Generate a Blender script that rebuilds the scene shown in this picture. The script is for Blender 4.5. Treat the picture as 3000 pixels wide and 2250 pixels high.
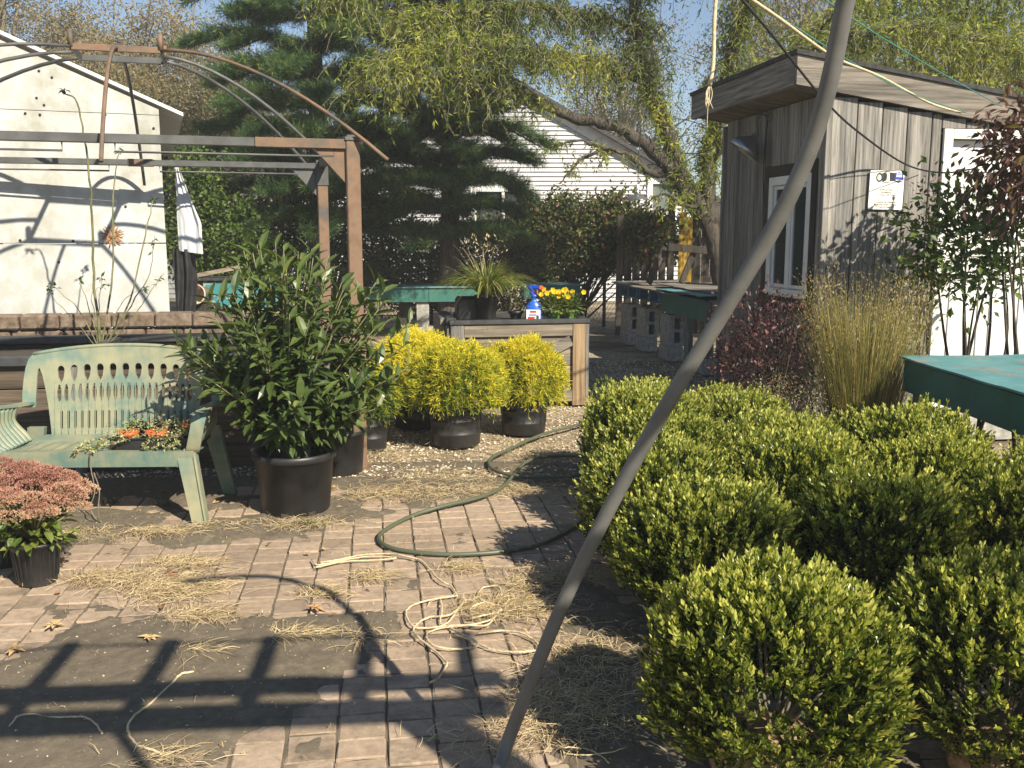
import bpy, math, random
import numpy as np
from mathutils import Vector, Matrix
from mathutils.geometry import delaunay_2d_cdt

# ------------------------------------------------------------------ camera, sky, sun
scene = bpy.context.scene
for o in list(bpy.data.objects):
    bpy.data.objects.remove(o)
FPX, CAMZ, PITCH = 2800.0, 1.6, math.atan(440 / 2800.0)
cd = bpy.data.cameras.new('camera'); cam = bpy.data.objects.new('camera', cd)
scene.collection.objects.link(cam); scene.camera = cam
cd.sensor_width = 36; cd.lens = 36 * FPX / 3000
cd.clip_start = 0.05; cd.clip_end = 600
cam.location = (0, 0, CAMZ); cam.rotation_euler = (math.pi / 2 - PITCH, 0, 0)

SUN_AZ, SUN_EL = math.radians(-38), math.radians(37)        # direction the light travels, height
LDIR = Vector((math.sin(SUN_AZ) * math.cos(SUN_EL), math.cos(SUN_AZ) * math.cos(SUN_EL), -math.sin(SUN_EL)))
w = bpy.data.worlds.new('World'); scene.world = w; w.use_nodes = True
nt = w.node_tree; bg = nt.nodes['Background']
sky = nt.nodes.new('ShaderNodeTexSky'); sky.sky_type = 'NISHITA'; sky.sun_disc = False
sky.sun_elevation = SUN_EL; sky.sun_rotation = math.atan2(-LDIR.x, -LDIR.y)
sky.air_density = 1.0; sky.dust_density = 0.2; sky.ozone_density = 3.0
nt.links.new(sky.outputs[0], bg.inputs[0]); bg.inputs[1].default_value = 0.06
sl = bpy.data.lights.new('sun', 'SUN'); sl.energy = 5.0; sl.angle = math.radians(0.53); sl.color = (1, .905, .74)
so = bpy.data.objects.new('sun', sl); scene.collection.objects.link(so)
so.rotation_euler = LDIR.to_track_quat('-Z', 'Y').to_euler(); so.location = (6, -6, 12)
vs = scene.view_settings
vs.view_transform = 'Standard'; vs.look = 'None'; vs.exposure = 0.95; vs.gamma = 1; vs.use_curve_mapping = False
scene.cycles.max_bounces = 8; scene.cycles.transparent_max_bounces = 8

# ------------------------------------------------------------------ helpers
C = scene.collection
R = random.Random(11); N = np.random.default_rng(11)
CP, SP = math.cos(PITCH), math.sin(PITCH)
def ray(u, v):
    a, b = (u - 1500) / FPX, -(v - 1125) / FPX
    return Vector((a, CP + b * SP, -SP + b * CP))
def P(u, v, d):                                   # where a sight line meets the depth d
    r = ray(u, v); return Vector((0, 0, CAMZ)) + r * (d / r.y)
def G(u, v, z=0.0):                               # where a sight line meets the ground
    r = ray(u, v); return Vector((0, 0, CAMZ)) + r * ((z - CAMZ) / r.z)

ORG = {}
def tag(o, label=None, cat=None, group=None, kind=None):
    if label: o['label'] = label
    if cat: o['category'] = cat
    if group: o['group'] = group
    if kind: o['kind'] = kind
    return o
def thing(name, label, cat, loc, group=None):
    o = bpy.data.objects.new(name, None); C.objects.link(o)
    o.location = Vector(loc); o.empty_display_size = .1
    ORG[o.name] = np.array(o.location)
    return tag(o, label, cat, group)
def mesh_data(name, V, F, mats, smooth=False, tint=None, midx=None):
    """V (n,3); F an (m,k) array or a list of tuples"""
    me = bpy.data.meshes.new(name)
    V = np.asarray(V, dtype=np.float32).reshape(-1, 3)
    me.vertices.add(len(V)); me.vertices.foreach_set('co', V.ravel())
    if isinstance(F, np.ndarray):
        m, k = F.shape; flat = F.ravel().astype(np.int32); starts = np.arange(0, m * k, k, dtype=np.int32)
    else:
        m = len(F); lens = np.array([len(f) for f in F], dtype=np.int32)
        flat = np.array([i for f in F for i in f], dtype=np.int32)
        starts = np.concatenate([[0], np.cumsum(lens)[:-1]]).astype(np.int32)
    me.loops.add(len(flat)); me.loops.foreach_set('vertex_index', flat)
    me.polygons.add(m); me.polygons.foreach_set('loop_start', starts)
    me.polygons.foreach_set('use_smooth', np.full(m, smooth, dtype=bool))
    for x in (mats if isinstance(mats, (list, tuple)) else [mats]): me.materials.append(x)
    if midx is not None: me.polygons.foreach_set('material_index', np.asarray(midx, dtype=np.int32))
    if tint is not None:
        a = me.attributes.new('tint', 'FLOAT', 'FACE'); a.data.foreach_set('value', np.asarray(tint, dtype=np.float32))
    me.update(calc_edges=True)
    return me
def mobj(name, V, F, mats, parent=None, smooth=False, tint=None, midx=None, base=None):
    V = np.asarray(V, dtype=np.float64).reshape(-1, 3)
    if parent is not None: org = ORG[parent.name]
    elif base is not None: org = np.array(base, dtype=float)
    else: org = np.array([V[:, 0].mean(), V[:, 1].mean(), V[:, 2].min()])
    o = bpy.data.objects.new(name, mesh_data(name, V - org, F, mats, smooth, tint, midx)); C.objects.link(o)
    if parent is not None: o.parent = parent
    else: o.location = org
    ORG[o.name] = org
    return o
def copy_tree(o, loc=None, rz=0, scale=None, parent=None):
    c = o.copy(); C.objects.link(c); c.parent = parent
    if loc is not None: c.location = loc; c.rotation_euler = (0, 0, rz)
    if scale is not None: c.scale = scale
    for ch in o.children: copy_tree(ch, parent=c)
    return c

class Frame:                                       # a place's own axes: x along its front, y going back
    def __init__(s, o, deg=0, tilt=None):
        s.o = Vector(o); s.R = Matrix.Rotation(math.radians(deg), 3, 'Z')
        if tilt: s.R = s.R @ tilt
    def p(s, x, y, z=0): return s.o + s.R @ Vector((x, y, z))
ID = Frame((0, 0, 0))

def cham(hx, hy, hz, b):
    h = (hx, hy, hz); b = min(b, .45 * min(h)) if min(h) > 0 else 0
    V, ix = [], {}
    for sx in (-1, 1):
        for sy in (-1, 1):
            for sz in (-1, 1):
                s = (sx, sy, sz)
                for i in range(3):
                    ix[s, i] = len(V); V.append([s[k] * (h[k] if k == i else h[k] - b) for k in range(3)])
    F = []
    for i in range(3):
        j, k = (i + 1) % 3, (i + 2) % 3
        for si in (-1, 1):
            f = []
            for sj, sk in ((-1, -1), (1, -1), (1, 1), (-1, 1)):
                s = [0, 0, 0]; s[i] = si; s[j] = sj; s[k] = sk; f.append(ix[tuple(s), i])
            F.append(f)
        for sj in (-1, 1):
            for sk in (-1, 1):
                a = [0, 0, 0]; a[i] = -1; a[j] = sj; a[k] = sk; c = a[:]; c[i] = 1
                F.append([ix[tuple(a), j], ix[tuple(c), j], ix[tuple(c), k], ix[tuple(a), k]])
    for s in {k[0] for k in ix}: F.append([ix[s, 0], ix[s, 1], ix[s, 2]])
    V = np.array(V); out = []
    for f in F:
        c = V[f].mean(0); n = np.cross(V[f[1]] - V[f[0]], V[f[2]] - V[f[0]])
        out.append(tuple(f) if n @ c > 0 else tuple(f[::-1]))
    return V, out

class MB:
    def __init__(s): s.V = []; s.F = []; s.M = []; s.m = 0
    def add(s, V, F):
        n = len(s.V); s.V.extend([tuple(v) for v in V]); s.F.extend([tuple(i + n for i in f) for f in F]); s.M.extend([s.m] * len(F)); return s
    def box(s, fr, x0, x1, y0, y1, z0, z1, b=.003):
        V, F = cham(abs(x1 - x0) / 2, abs(y1 - y0) / 2, abs(z1 - z0) / 2, b)
        c = Vector(((x0 + x1) / 2, (y0 + y1) / 2, (z0 + z1) / 2))
        return s.add([fr.p(*(Vector(v) + c)) for v in V], F)
    def bar(s, a, b, w, t, up=(0, 0, 1), bev=.003):   # a straight board from a to b
        a, b = Vector(a), Vector(b); x = (b - a); L = x.length; x.normalize()
        u = Vector(up); y = u.cross(x)
        if y.length < 1e-4: y = Vector((0, 1, 0)).cross(x)
        y.normalize(); z = x.cross(y)
        V, F = cham(L / 2, w / 2, t / 2, bev); m = (a + b) / 2
        return s.add([m + x * v[0] + y * v[1] + z * v[2] for v in V], F)
    def tube(s, pts, r, n=8, cap=True):
        pts = [Vector(p) for p in pts]; k = len(pts)
        rr = r if isinstance(r, (list, tuple)) else [r] * k
        T = []
        for i in range(k):
            t = pts[min(i + 1, k - 1)] - pts[max(i - 1, 0)]
            T.append(t.normalized() if t.length > 1e-9 else Vector((0, 0, 1)))
        a = T[0].orthogonal().normalized(); V = []
        for i in range(k):
            a = (a - T[i] * a.dot(T[i])); a = a.normalized() if a.length > 1e-6 else T[i].orthogonal().normalized()
            b = T[i].cross(a)
            for j in range(n):
                an = 2 * math.pi * j / n; V.append(pts[i] + (a * math.cos(an) + b * math.sin(an)) * rr[i])
        F = [(i * n + j, i * n + (j + 1) % n, (i + 1) * n + (j + 1) % n, (i + 1) * n + j) for i in range(k - 1) for j in range(n)]
        if cap: F += [tuple(range(n))[::-1], tuple(range((k - 1) * n, k * n))]
        return s.add(V, F)
    def lathe(s, prof, c, n=32, sq=None, ax=None):
        c = Vector(c); V = []
        Rm = Vector((0, 0, 1)).rotation_difference(Vector(ax)).to_matrix() if ax is not None else Matrix.Identity(3)
        for r, z in prof:
            for j in range(n):
                an = 2 * math.pi * j / n; V.append(c + Rm @ Vector((r * math.cos(an), r * math.sin(an), z)))
        k = len(prof)
        F = [(i * n + j, i * n + (j + 1) % n, (i + 1) * n + (j + 1) % n, (i + 1) * n + j) for i in range(k - 1) for j in range(n)]
        return s.add(V, F)
    def obj(s, name, mats, parent=None, smooth=False, **kw):
        return mobj(name, s.V, s.F, mats, parent, smooth, midx=s.M if isinstance(mats, (list, tuple)) else None, **kw)

def fbox(name, fr, x0, x1, y0, y1, z0, z1, mat, parent=None, b=.003):
    return MB().box(fr, x0, x1, y0, y1, z0, z1, b).obj(name, mat, parent)
def fbar(name, a, b, w, t, mat, parent=None, up=(0, 0, 1), bev=.003):
    return MB().bar(a, b, w, t, up, bev).obj(name, mat, parent)
def ftube(name, pts, r, mat, parent=None, n=8):
    return MB().tube(pts, r, n).obj(name, mat, parent, smooth=True)
def flathe(name, prof, c, mat, parent=None, n=32, ax=None):
    return MB().lathe(prof, c, n, ax=ax).obj(name, mat, parent, smooth=True)
def spline(pts, sub=6):
    p = [Vector(q) for q in pts]; p = [p[0] * 2 - p[1]] + p + [p[-1] * 2 - p[-2]]; out = []
    for i in range(1, len(p) - 2):
        for k in range(sub):
            t = k / sub; a, b, c, d = p[i - 1:i + 3]
            out.append(.5 * ((2 * b) + (c - a) * t + (2 * a - 5 * b + 4 * c - d) * t * t + (3 * b - a - 3 * c + d) * t ** 3))
    out.append(p[-2]); return out
def sheet(name, poly, holes, front, back, mat, parent, extra=(), smooth=False):
    """a plate with openings: 2-D outline and holes, mapped to a front and a back surface"""
    pts, loops = [], []
    for lp in [poly] + list(holes):
        loops.append(list(range(len(pts), len(pts) + len(lp)))); pts += [Vector((a, b)) for a, b in lp]
    pts += [Vector(e) for e in extra]
    ed = [(l[i], l[(i + 1) % len(l)]) for l in loops for i in range(len(l))]
    vo, eo, fo = delaunay_2d_cdt(pts, ed, [], 0, 1e-6)[:3]
    def inside(p, lp):
        c = False; j = len(lp) - 1
        for i in range(len(lp)):
            (xi, yi), (xj, yj) = lp[i], lp[j]
            if (yi > p[1]) != (yj > p[1]) and p[0] < (xj - xi) * (p[1] - yi) / (yj - yi) + xi: c = not c
            j = i
        return c
    keep = []
    for f in fo:
        c = ((vo[f[0]].x + vo[f[1]].x + vo[f[2]].x) / 3, (vo[f[0]].y + vo[f[1]].y + vo[f[2]].y) / 3)
        if inside(c, poly) and not any(inside(c, h) for h in holes): keep.append(tuple(f))
    n = len(vo); V = [front(v.x, v.y) for v in vo] + [back(v.x, v.y) for v in vo]
    F = list(keep) + [tuple(i + n for i in f[::-1]) for f in keep]
    cnt = {}
    for f in keep:
        for i in range(3): cnt[(f[i], f[(i + 1) % 3])] = 1
    for (a, b) in list(cnt):
        if (b, a) not in cnt: F.append((b, a, a + n, b + n))
    return mobj(name, V, F, mat, parent, smooth)

# numpy noise
def vnoise(x, y, seed=0):
    xi, yi = np.floor(x).astype(int), np.floor(y).astype(int); fx, fy = x - xi, y - yi
    def h(a, b):
        q = (a * 374761393 + b * 668265263 + seed * 982451653) & 0xffffffff
        q = ((q ^ (q >> 13)) * 1274126177) & 0xffffffff
        return ((q ^ (q >> 16)) & 0xffff) / 65535.0
    u, v = fx * fx * (3 - 2 * fx), fy * fy * (3 - 2 * fy)
    return (h(xi, yi) * (1 - u) + h(xi + 1, yi) * u) * (1 - v) + (h(xi, yi + 1) * (1 - u) + h(xi + 1, yi + 1) * u) * v
def fbm(x, y, sc, octv=4, seed=0):
    s = 0; a = .5; t = 0
    for k in range(octv):
        s = s + a * vnoise(x * sc, y * sc, seed + k); t += a; a *= .5; sc *= 2.03
    return s / t

# foliage
def unit(a): return a / np.maximum(np.linalg.norm(a, axis=-1, keepdims=True), 1e-9)
def rdir(n): return unit(N.normal(size=(n, 3)))
def leaf_arrays(pos, d, nrm, L, W, fold=.18, at=.45):
    d = unit(d); s = unit(np.cross(d, nrm)); nn = np.cross(s, d); L = np.asarray(L).reshape(-1, 1); W = np.asarray(W).reshape(-1, 1)
    mid = pos + d * L * at + nn * W * fold
    V = np.stack([pos, mid + s * W / 2, pos + d * L, mid - s * W / 2], 1).reshape(-1, 3)
    b = np.arange(len(pos))[:, None] * 4
    F = np.concatenate([b + np.array([[0, 2, 1]]), b + np.array([[0, 3, 2]])], 1).reshape(-1, 3)
    return V, F, 2
def leaf8_arrays(pos, d, nrm, L, W, fold=.16, droop=.12):
    d = unit(d); s = unit(np.cross(d, nrm)); nn = np.cross(s, d); L = np.asarray(L).reshape(-1, 1); W = np.asarray(W).reshape(-1, 1)
    c1 = pos + d * L * .33; c2 = pos + d * L * .7 - nn * L * droop * .4; tp = pos + d * L - nn * L * droop
    up = nn * W * fold
    V = np.stack([pos, c1 + s * W * .46 + up, c1, c1 - s * W * .46 + up, c2 + s * W * .4 + up, c2, c2 - s * W * .4 + up, tp], 1).reshape(-1, 3)
    b = np.arange(len(pos))[:, None] * 8
    T = [(0, 2, 1), (0, 3, 2), (1, 2, 5), (1, 5, 4), (2, 3, 6), (2, 6, 5), (4, 5, 7), (5, 6, 7)]
    F = np.concatenate([b + np.array([t]) for t in T], 1).reshape(-1, 3)
    return V, F, 8
def ribbon_arrays(pts, side, w0, w1):
    """pts (n,k,3); side (n,3); width from w0 to w1"""
    n, k = pts.shape[:2]; t = np.linspace(0, 1, k)[None, :, None]
    w0 = np.asarray(w0, dtype=float).reshape(-1, 1, 1) if np.ndim(w0) else w0; w1 = np.asarray(w1, dtype=float).reshape(-1, 1, 1) if np.ndim(w1) else w1
    wd = (w0 * (1 - t) + w1 * t) / 2
    s = unit(side)[:, None, :]
    V = np.stack([pts + s * wd, pts - s * wd], 2).reshape(-1, 3)
    b = (np.arange(n)[:, None] * 2 * k)
    F = np.concatenate([b + np.array([[2 * i, 2 * i + 1, 2 * i + 3, 2 * i + 2]]) for i in range(k - 1)], 1).reshape(-1, 4)
    return V, F, k - 1
def fol(name, arrs, tint, mat, parent=None, **kw):
    V, F, m = arrs
    return mobj(name, V, F, mat, parent, tint=np.repeat(np.asarray(tint), m), **kw)
def join_arrs(lst):
    Vs, Fs, ts, o = [], [], [], 0
    for (V, F, m), t in lst:
        if F.shape[1] == 4: F = np.concatenate([F[:, [0, 1, 2]], F[:, [0, 2, 3]]]) ; tt = np.tile(np.repeat(t, m), 2)
        else: tt = np.repeat(t, m)
        Vs.append(V); Fs.append(F + o); ts.append(tt); o += len(V)
    return np.concatenate(Vs), np.concatenate(Fs), np.concatenate(ts)
def fol2(name, lst, mat, parent=None, **kw):
    V, F, t = join_arrs(lst); return mobj(name, V, F, mat, parent, tint=t, **kw)
def ell(n, c, r, lo=0., zmin=None):
    q = rdir(n) * (lo + (1 - lo) * N.random((n, 1)) ** .5); p = np.array(c) + q * np.array(r)
    return (p if zmin is None else p[p[:, 2] > zmin])
UP = np.array([0, 0, 1.])

# ------------------------------------------------------------------ materials
def newmat(name):
    m = bpy.data.materials.new(name); m.use_nodes = True; t = m.node_tree
    return m, t, t.nodes['Principled BSDF'], t.nodes['Material Output']
def nd(t, kind, **kw):
    n = t.nodes.new(kind)
    for k, v in kw.items(): setattr(n, k, v)
    return n
def c4(c): return (c[0], c[1], c[2], 1)
def ramp(t, fac, stops):
    r = nd(t, 'ShaderNodeValToRGB'); e = r.color_ramp.elements
    while len(e) < len(stops): e.new(.5)
    for x, (p, c) in zip(e, stops): x.position = p; x.color = c4(c)
    t.links.new(fac, r.inputs[0]); return r.outputs[0]
def noise(t, scale, detail=5, rough=.6, stretch=None, rnd=False, coord='Object', turn=0):
    tc = nd(t, 'ShaderNodeTexCoord'); v = tc.outputs[coord]
    if turn:
        mq = nd(t, 'ShaderNodeMapping'); mq.inputs['Rotation'].default_value = (0, 0, -math.radians(turn)); t.links.new(v, mq.inputs[0]); v = mq.outputs[0]
    if rnd:
        oi = nd(t, 'ShaderNodeObjectInfo'); mu = nd(t, 'ShaderNodeMath', operation='MULTIPLY'); mu.inputs[1].default_value = 37
        t.links.new(oi.outputs['Random'], mu.inputs[0]); ad = nd(t, 'ShaderNodeVectorMath', operation='ADD')
        t.links.new(v, ad.inputs[0]); t.links.new(mu.outputs[0], ad.inputs[1]); v = ad.outputs[0]
    if stretch:
        mp = nd(t, 'ShaderNodeMapping'); mp.inputs['Scale'].default_value = stretch; t.links.new(v, mp.inputs[0]); v = mp.outputs[0]
    n = nd(t, 'ShaderNodeTexNoise'); n.inputs['Scale'].default_value = scale; n.inputs['Detail'].default_value = detail
    n.inputs['Roughness'].default_value = rough; t.links.new(v, n.inputs['Vector']); return n.outputs[0]
def bump(t, h, b, strength, dist=.01):
    n = nd(t, 'ShaderNodeBump'); n.inputs['Strength'].default_value = strength; n.inputs['Distance'].default_value = dist
    t.links.new(h, n.inputs['Height']); t.links.new(n.outputs[0], b.inputs['Normal'])
def mix(t, fac, a, b, blend='MIX'):
    m = nd(t, 'ShaderNodeMix', data_type='RGBA', blend_type=blend)
    for s, x in ((0, fac), (6, a), (7, b)):
        if isinstance(x, (int, float)): m.inputs[s].default_value = x
        elif isinstance(x, tuple): m.inputs[s].default_value = c4(x)
        else: t.links.new(x, m.inputs[s])
    return m.outputs[2]
def surf(name, stops, scale=8, rough=.7, bmp=.2, detail=6, metal=0, rnd=False, stretch=None, spec=.5, nrough=.6, bd=.01, var=0, blot=None):
    m, t, b, _ = newmat(name); n = noise(t, scale, detail, nrough, stretch, rnd)
    col = ramp(t, n, stops)
    if var:
        oi = nd(t, 'ShaderNodeObjectInfo'); col = mix(t, 1.0, col, ramp(t, oi.outputs['Random'], [(0, (1 - var, 1 - var * 1.05, 1 - var * 1.1)), (.5, (1, .985, .96)), (1, (1 + var * .5, 1 + var * .5, 1 + var * .5))]), 'MULTIPLY')
    if blot:
        col = mix(t, ramp(t, noise(t, blot[0], 7, .7, None, True), [(blot[1], (0, 0, 0)), (blot[1] + .16, (1, 1, 1))]), col, blot[2])
    t.links.new(col, b.inputs['Base Color'])
    b.inputs['Roughness'].default_value = rough; b.inputs['Metallic'].default_value = metal; b.inputs['Specular IOR Level'].default_value = spec
    if bmp: bump(t, n, b, bmp, bd)
    return m
def wood(name, dark, lite, axis='z', rough=.8, var=.35, fine=38, knots=True):
    m, t, b, _ = newmat(name)
    st = {'x': (1.6, fine, fine), 'y': (fine, 1.6, fine), 'z': (fine, fine, 1.6)}[axis]
    st2 = tuple(.22 * s for s in st)
    g = noise(t, 1, 8, .72, st, True, turn=9.5); g2 = noise(t, 1, 3, .5, st2, True, turn=9.5)
    col = ramp(t, g, [(.32, dark), (.5, tuple((a + c) / 2 for a, c in zip(dark, lite))), (.68, lite)])
    tone = ramp(t, g2, [(.3, (.62, .62, .63)), (.65, (1.15, 1.12, 1.08))])
    col = mix(t, 1.0, col, tone, 'MULTIPLY')
    oi = nd(t, 'ShaderNodeObjectInfo')
    pr = ramp(t, oi.outputs['Random'], [(0, (1 - var,) * 3), (1, (1 + var * .5,) * 3)])
    col = mix(t, 1.0, col, pr, 'MULTIPLY')
    t.links.new(col, b.inputs['Base Color']); b.inputs['Roughness'].default_value = rough; b.inputs['Specular IOR Level'].default_value = .25
    bump(t, g, b, .55, .006); return m
def leafmat(name, stops, trans=.35, rough=.45, spec=.4, tr_gain=1.5):
    m, t, b, out = newmat(name)
    a = nd(t, 'ShaderNodeAttribute', attribute_name='tint')
    col = ramp(t, a.outputs['Fac'], stops); t.links.new(col, b.inputs['Base Color'])
    b.inputs['Roughness'].default_value = rough; b.inputs['Specular IOR Level'].default_value = spec
    tr = nd(t, 'ShaderNodeBsdfTranslucent'); t.links.new(mix(t, 1.0, col, (tr_gain, tr_gain, tr_gain * .55), 'MULTIPLY'), tr.inputs[0])
    mx = nd(t, 'ShaderNodeMixShader'); mx.inputs[0].default_value = trans
    t.links.new(b.outputs[0], mx.inputs[1]); t.links.new(tr.outputs[0], mx.inputs[2]); t.links.new(mx.outputs[0], out.inputs[0])
    return m
def plain(name, c, rough=.5, metal=0, spec=.5):
    m, t, b, _ = newmat(name); b.inputs['Base Color'].default_value = c4(c); b.inputs['Roughness'].default_value = rough
    b.inputs['Metallic'].default_value = metal; b.inputs['Specular IOR Level'].default_value = spec; return m

M = {}
M['soil'] = surf('dark soil', [(.35, (.026, .021, .016)), (.6, (.055, .045, .033))], 30, .95, .6)
M['dirt'] = surf('trodden dirt', [(.3, (.085, .068, .046)), (.55, (.135, .11, .076)), (.75, (.20, .165, .115))], 22, .95, .5, nrough=.75)
M['wood_v'] = wood('weathered grey boards upright', (.05, .049, .046), (.37, .355, .33), 'z')
M['wood_x'] = wood('weathered grey boards level', (.07, .06, .05), (.36, .325, .275), 'x')
M['wood_y'] = wood('weathered grey boards going back', (.06, .056, .05), (.34, .32, .285), 'y')
M['shaded_x'] = wood('planks level with shade in colour', (.035, .028, .022), (.15, .12, .09), 'x')  # raised bed planks, colour darkened for the shade behind the bench
M['fence_v'] = wood('old fence boards', (.022, .019, .016), (.085, .074, .06), 'z')
M['tan_v'] = wood('tan wood upright', (.16, .10, .05), (.48, .36, .22), 'z', var=.15)
M['tan_x'] = wood('tan wood level', (.12, .10, .075), (.38, .33, .26), 'x', var=.15)
M['yellow_v'] = wood('yellow stained boards', (.22, .13, .015), (.50, .33, .045), 'z', var=.2)
M['dark_rim'] = surf('dark grey composite board', [(.4, (.028, .030, .032)), (.65, (.05, .053, .055))], 14, .6, .15)
M['black_plastic'] = surf('black nursery plastic', [(.35, (.012, .012, .013)), (.7, (.032, .032, .032))], 9, .45, .08, blot=(3.2, .56, (.048, .046, .042)))
M['bark'] = surf('bark', [(.35, (.022, .018, .014)), (.65, (.095, .078, .06))], 14, .9, .8, stretch=(3, 3, .6), bd=.03)
M['twig'] = surf('pale twigs', [(.35, (.10, .085, .055)), (.65, (.24, .21, .15))], 20, .8, .2)
M['cane'] = surf('green canes', [(.35, (.07, .085, .03)), (.65, (.22, .20, .09))], 9, .6, .1)
M['gunmetal'] = surf('grey painted steel', [(.35, (.055, .057, .056)), (.65, (.10, .102, .10))], 7, .5, .1)
M['rust'] = surf('rusted steel', [(.30, (.065, .07, .07)), (.40, (.12, .085, .06)), (.55, (.185, .115, .07)), (.7, (.13, .07, .045))], 5, .75, .25)
M['white_paint'] = surf('white paint', [(.35, (.62, .62, .60)), (.65, (.70, .70, .68))], 5, .5, .05)
M['vinyl'] = surf('pale vinyl siding', [(.35, (.45, .45, .465)), (.65, (.51, .51, .52))], 3, .5, .03)
M['shingle'] = surf('dark roof shingles', [(.35, (.03, .03, .032)), (.65, (.075, .072, .07))], 30, .9, .5)
M['felt'] = surf('black roofing felt', [(.35, (.02, .02, .02)), (.65, (.05, .05, .048))], 25, .9, .5)
M['glass'] = plain('dark window glass', (.03, .04, .04), .05, 0, .8)
M['galv'] = surf('galvanised metal', [(.4, (.42, .43, .44)), (.6, (.62, .63, .64))], 6, .28, .03, metal=.9)
M['burlap'] = surf('burlap', [(.35, (.16, .10, .05)), (.65, (.36, .25, .14))], 40, .95, .6)
M['twine'] = surf('straw coloured twine', [(.35, (.42, .33, .19)), (.65, (.68, .57, .38))], 60, .9, .4)
M['concrete'] = surf('concrete block', [(.35, (.22, .215, .20)), (.65, (.40, .385, .35))], 18, .95, .5)
M['blockstone'] = surf('brown wall block', [(.3, (.065, .046, .035)), (.5, (.155, .112, .08)), (.7, (.235, .185, .14))], 16, .95, .6, rnd=True)
M['terracotta'] = plain('orange plastic pot', (.55, .10, .025), .5)
# teal paint worn through to bare timber
def worn(name, teal, teal2, bare, cut=.62, scale=3.0, stretch=None):
    m, t, b, _ = newmat(name)
    col = ramp(t, noise(t, 5, 5, .6, None, True), [(.35, teal), (.65, teal2)])
    msk = ramp(t, noise(t, scale, 8, .7, stretch, True), [(cut, (0, 0, 0)), (cut + .02, (1, 1, 1))])
    br = ramp(t, noise(t, 30, 5, .6), [(.35, tuple(.6 * x for x in bare)), (.65, bare)])
    t.links.new(mix(t, msk, col, br), b.inputs['Base Color']); b.inputs['Roughness'].default_value = .62
    bump(t, msk, b, -.3, .003); return m
M['teal'] = worn('teal painted timber', (.022, .11, .092), (.034, .15, .12), (.22, .20, .15), .66)
M['teal_peel'] = worn('peeling teal boards', (.03, .16, .18), (.04, .22, .24), (.50, .42, .32), .55, 3.0, (1, 1, 4))
M['teal_top'] = worn('faded teal table top', (.06, .20, .21), (.12, .28, .29), (.24, .26, .235), .56, 4.5)
M['blue_pallet'] = worn('blue pallet paint', (.03, .10, .19), (.05, .15, .25), (.22, .20, .17), .62)
# weathered green plastic, stained yellow where it has bleached
m, t, b, _ = newmat('weathered green plastic'); M['bench'] = m
n1 = noise(t, 2.6, 6, .62, (1, 1, 1.6)); n2 = noise(t, 9, 6, .65, (1.5, 1, .5))
col = ramp(t, n1, [(.33, (.045, .125, .115)), (.43, (.12, .185, .15)), (.51, (.235, .235, .15)), (.68, (.33, .295, .17))])
col = mix(t, .35, col, ramp(t, n2, [(.35, (.09, .185, .165)), (.65, (.33, .325, .225))]))
t.links.new(col, b.inputs['Base Color']); b.inputs['Roughness'].default_value = .48; bump(t, n2, b, .06, .005)
# rendered sheet wall with green algae streaks
m, t, b, _ = newmat('stained white wall panels'); M['wall_white'] = m
n1 = noise(t, 1.3, 7, .65, (1, 1, .45)); n2 = noise(t, 7, 6, .7)
col = ramp(t, n1, [(.38, (.28, .275, .22)), (.50, (.41, .415, .39)), (.62, (.49, .50, .50))])
col = mix(t, .35, col, ramp(t, n2, [(.42, (.31, .305, .25)), (.56, (.49, .50, .50))]))
t.links.new(col, b.inputs['Base Color']); b.inputs['Roughness'].default_value = .75; bump(t, n2, b, .08, .01)
# gravel ground
m, t, b, _ = newmat('gravel and straw ground'); M['gravel_ground'] = m
tc = nd(t, 'ShaderNodeTexCoord'); vo = nd(t, 'ShaderNodeTexVoronoi'); vo.inputs['Scale'].default_value = 45
t.links.new(tc.outputs['Object'], vo.inputs[0])
st = ramp(t, vo.outputs['Color'], [(.1, (.18, .138, .09)), (.5, (.33, .265, .175)), (.9, (.46, .38, .265))])
big = ramp(t, noise(t, .9, 6, .65), [(.42, (0, 0, 0)), (.58, (1, 1, 1))])
dt = ramp(t, noise(t, 30, 6, .7), [(.35, (.075, .056, .036)), (.65, (.19, .145, .09))])
t.links.new(mix(t, big, dt, st), b.inputs['Base Color']); b.inputs['Roughness'].default_value = .95; bump(t, vo.outputs['Distance'], b, .7, .012)
M['paver'] = surf('tan concrete paver', [(.3, (.23, .168, .118)), (.5, (.33, .25, .18)), (.7, (.40, .315, .232))], 26, .92, .45, rnd=True, nrough=.75, bd=.004, var=.22, blot=(4.0, .54, (.14, .112, .08)))
def tints(name, stops, rough=.9):
    m, t, b, _ = newmat(name); a = nd(t, 'ShaderNodeAttribute', attribute_name='tint')
    t.links.new(ramp(t, a.outputs['Fac'], stops), b.inputs['Base Color']); b.inputs['Roughness'].default_value = rough; return m
M['stones'] = tints('pale gravel stones', [(0, (.20, .155, .105)), (.4, (.43, .355, .25)), (1, (.68, .60, .46))])
M['straw'] = tints('dry straw', [(0, (.22, .155, .075)), (.5, (.46, .355, .19)), (1, (.66, .54, .33))])
M['dryleaf'] = tints('fallen leaves', [(0, (.10, .05, .025)), (.6, (.30, .15, .06)), (1, (.42, .30, .15))])
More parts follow.
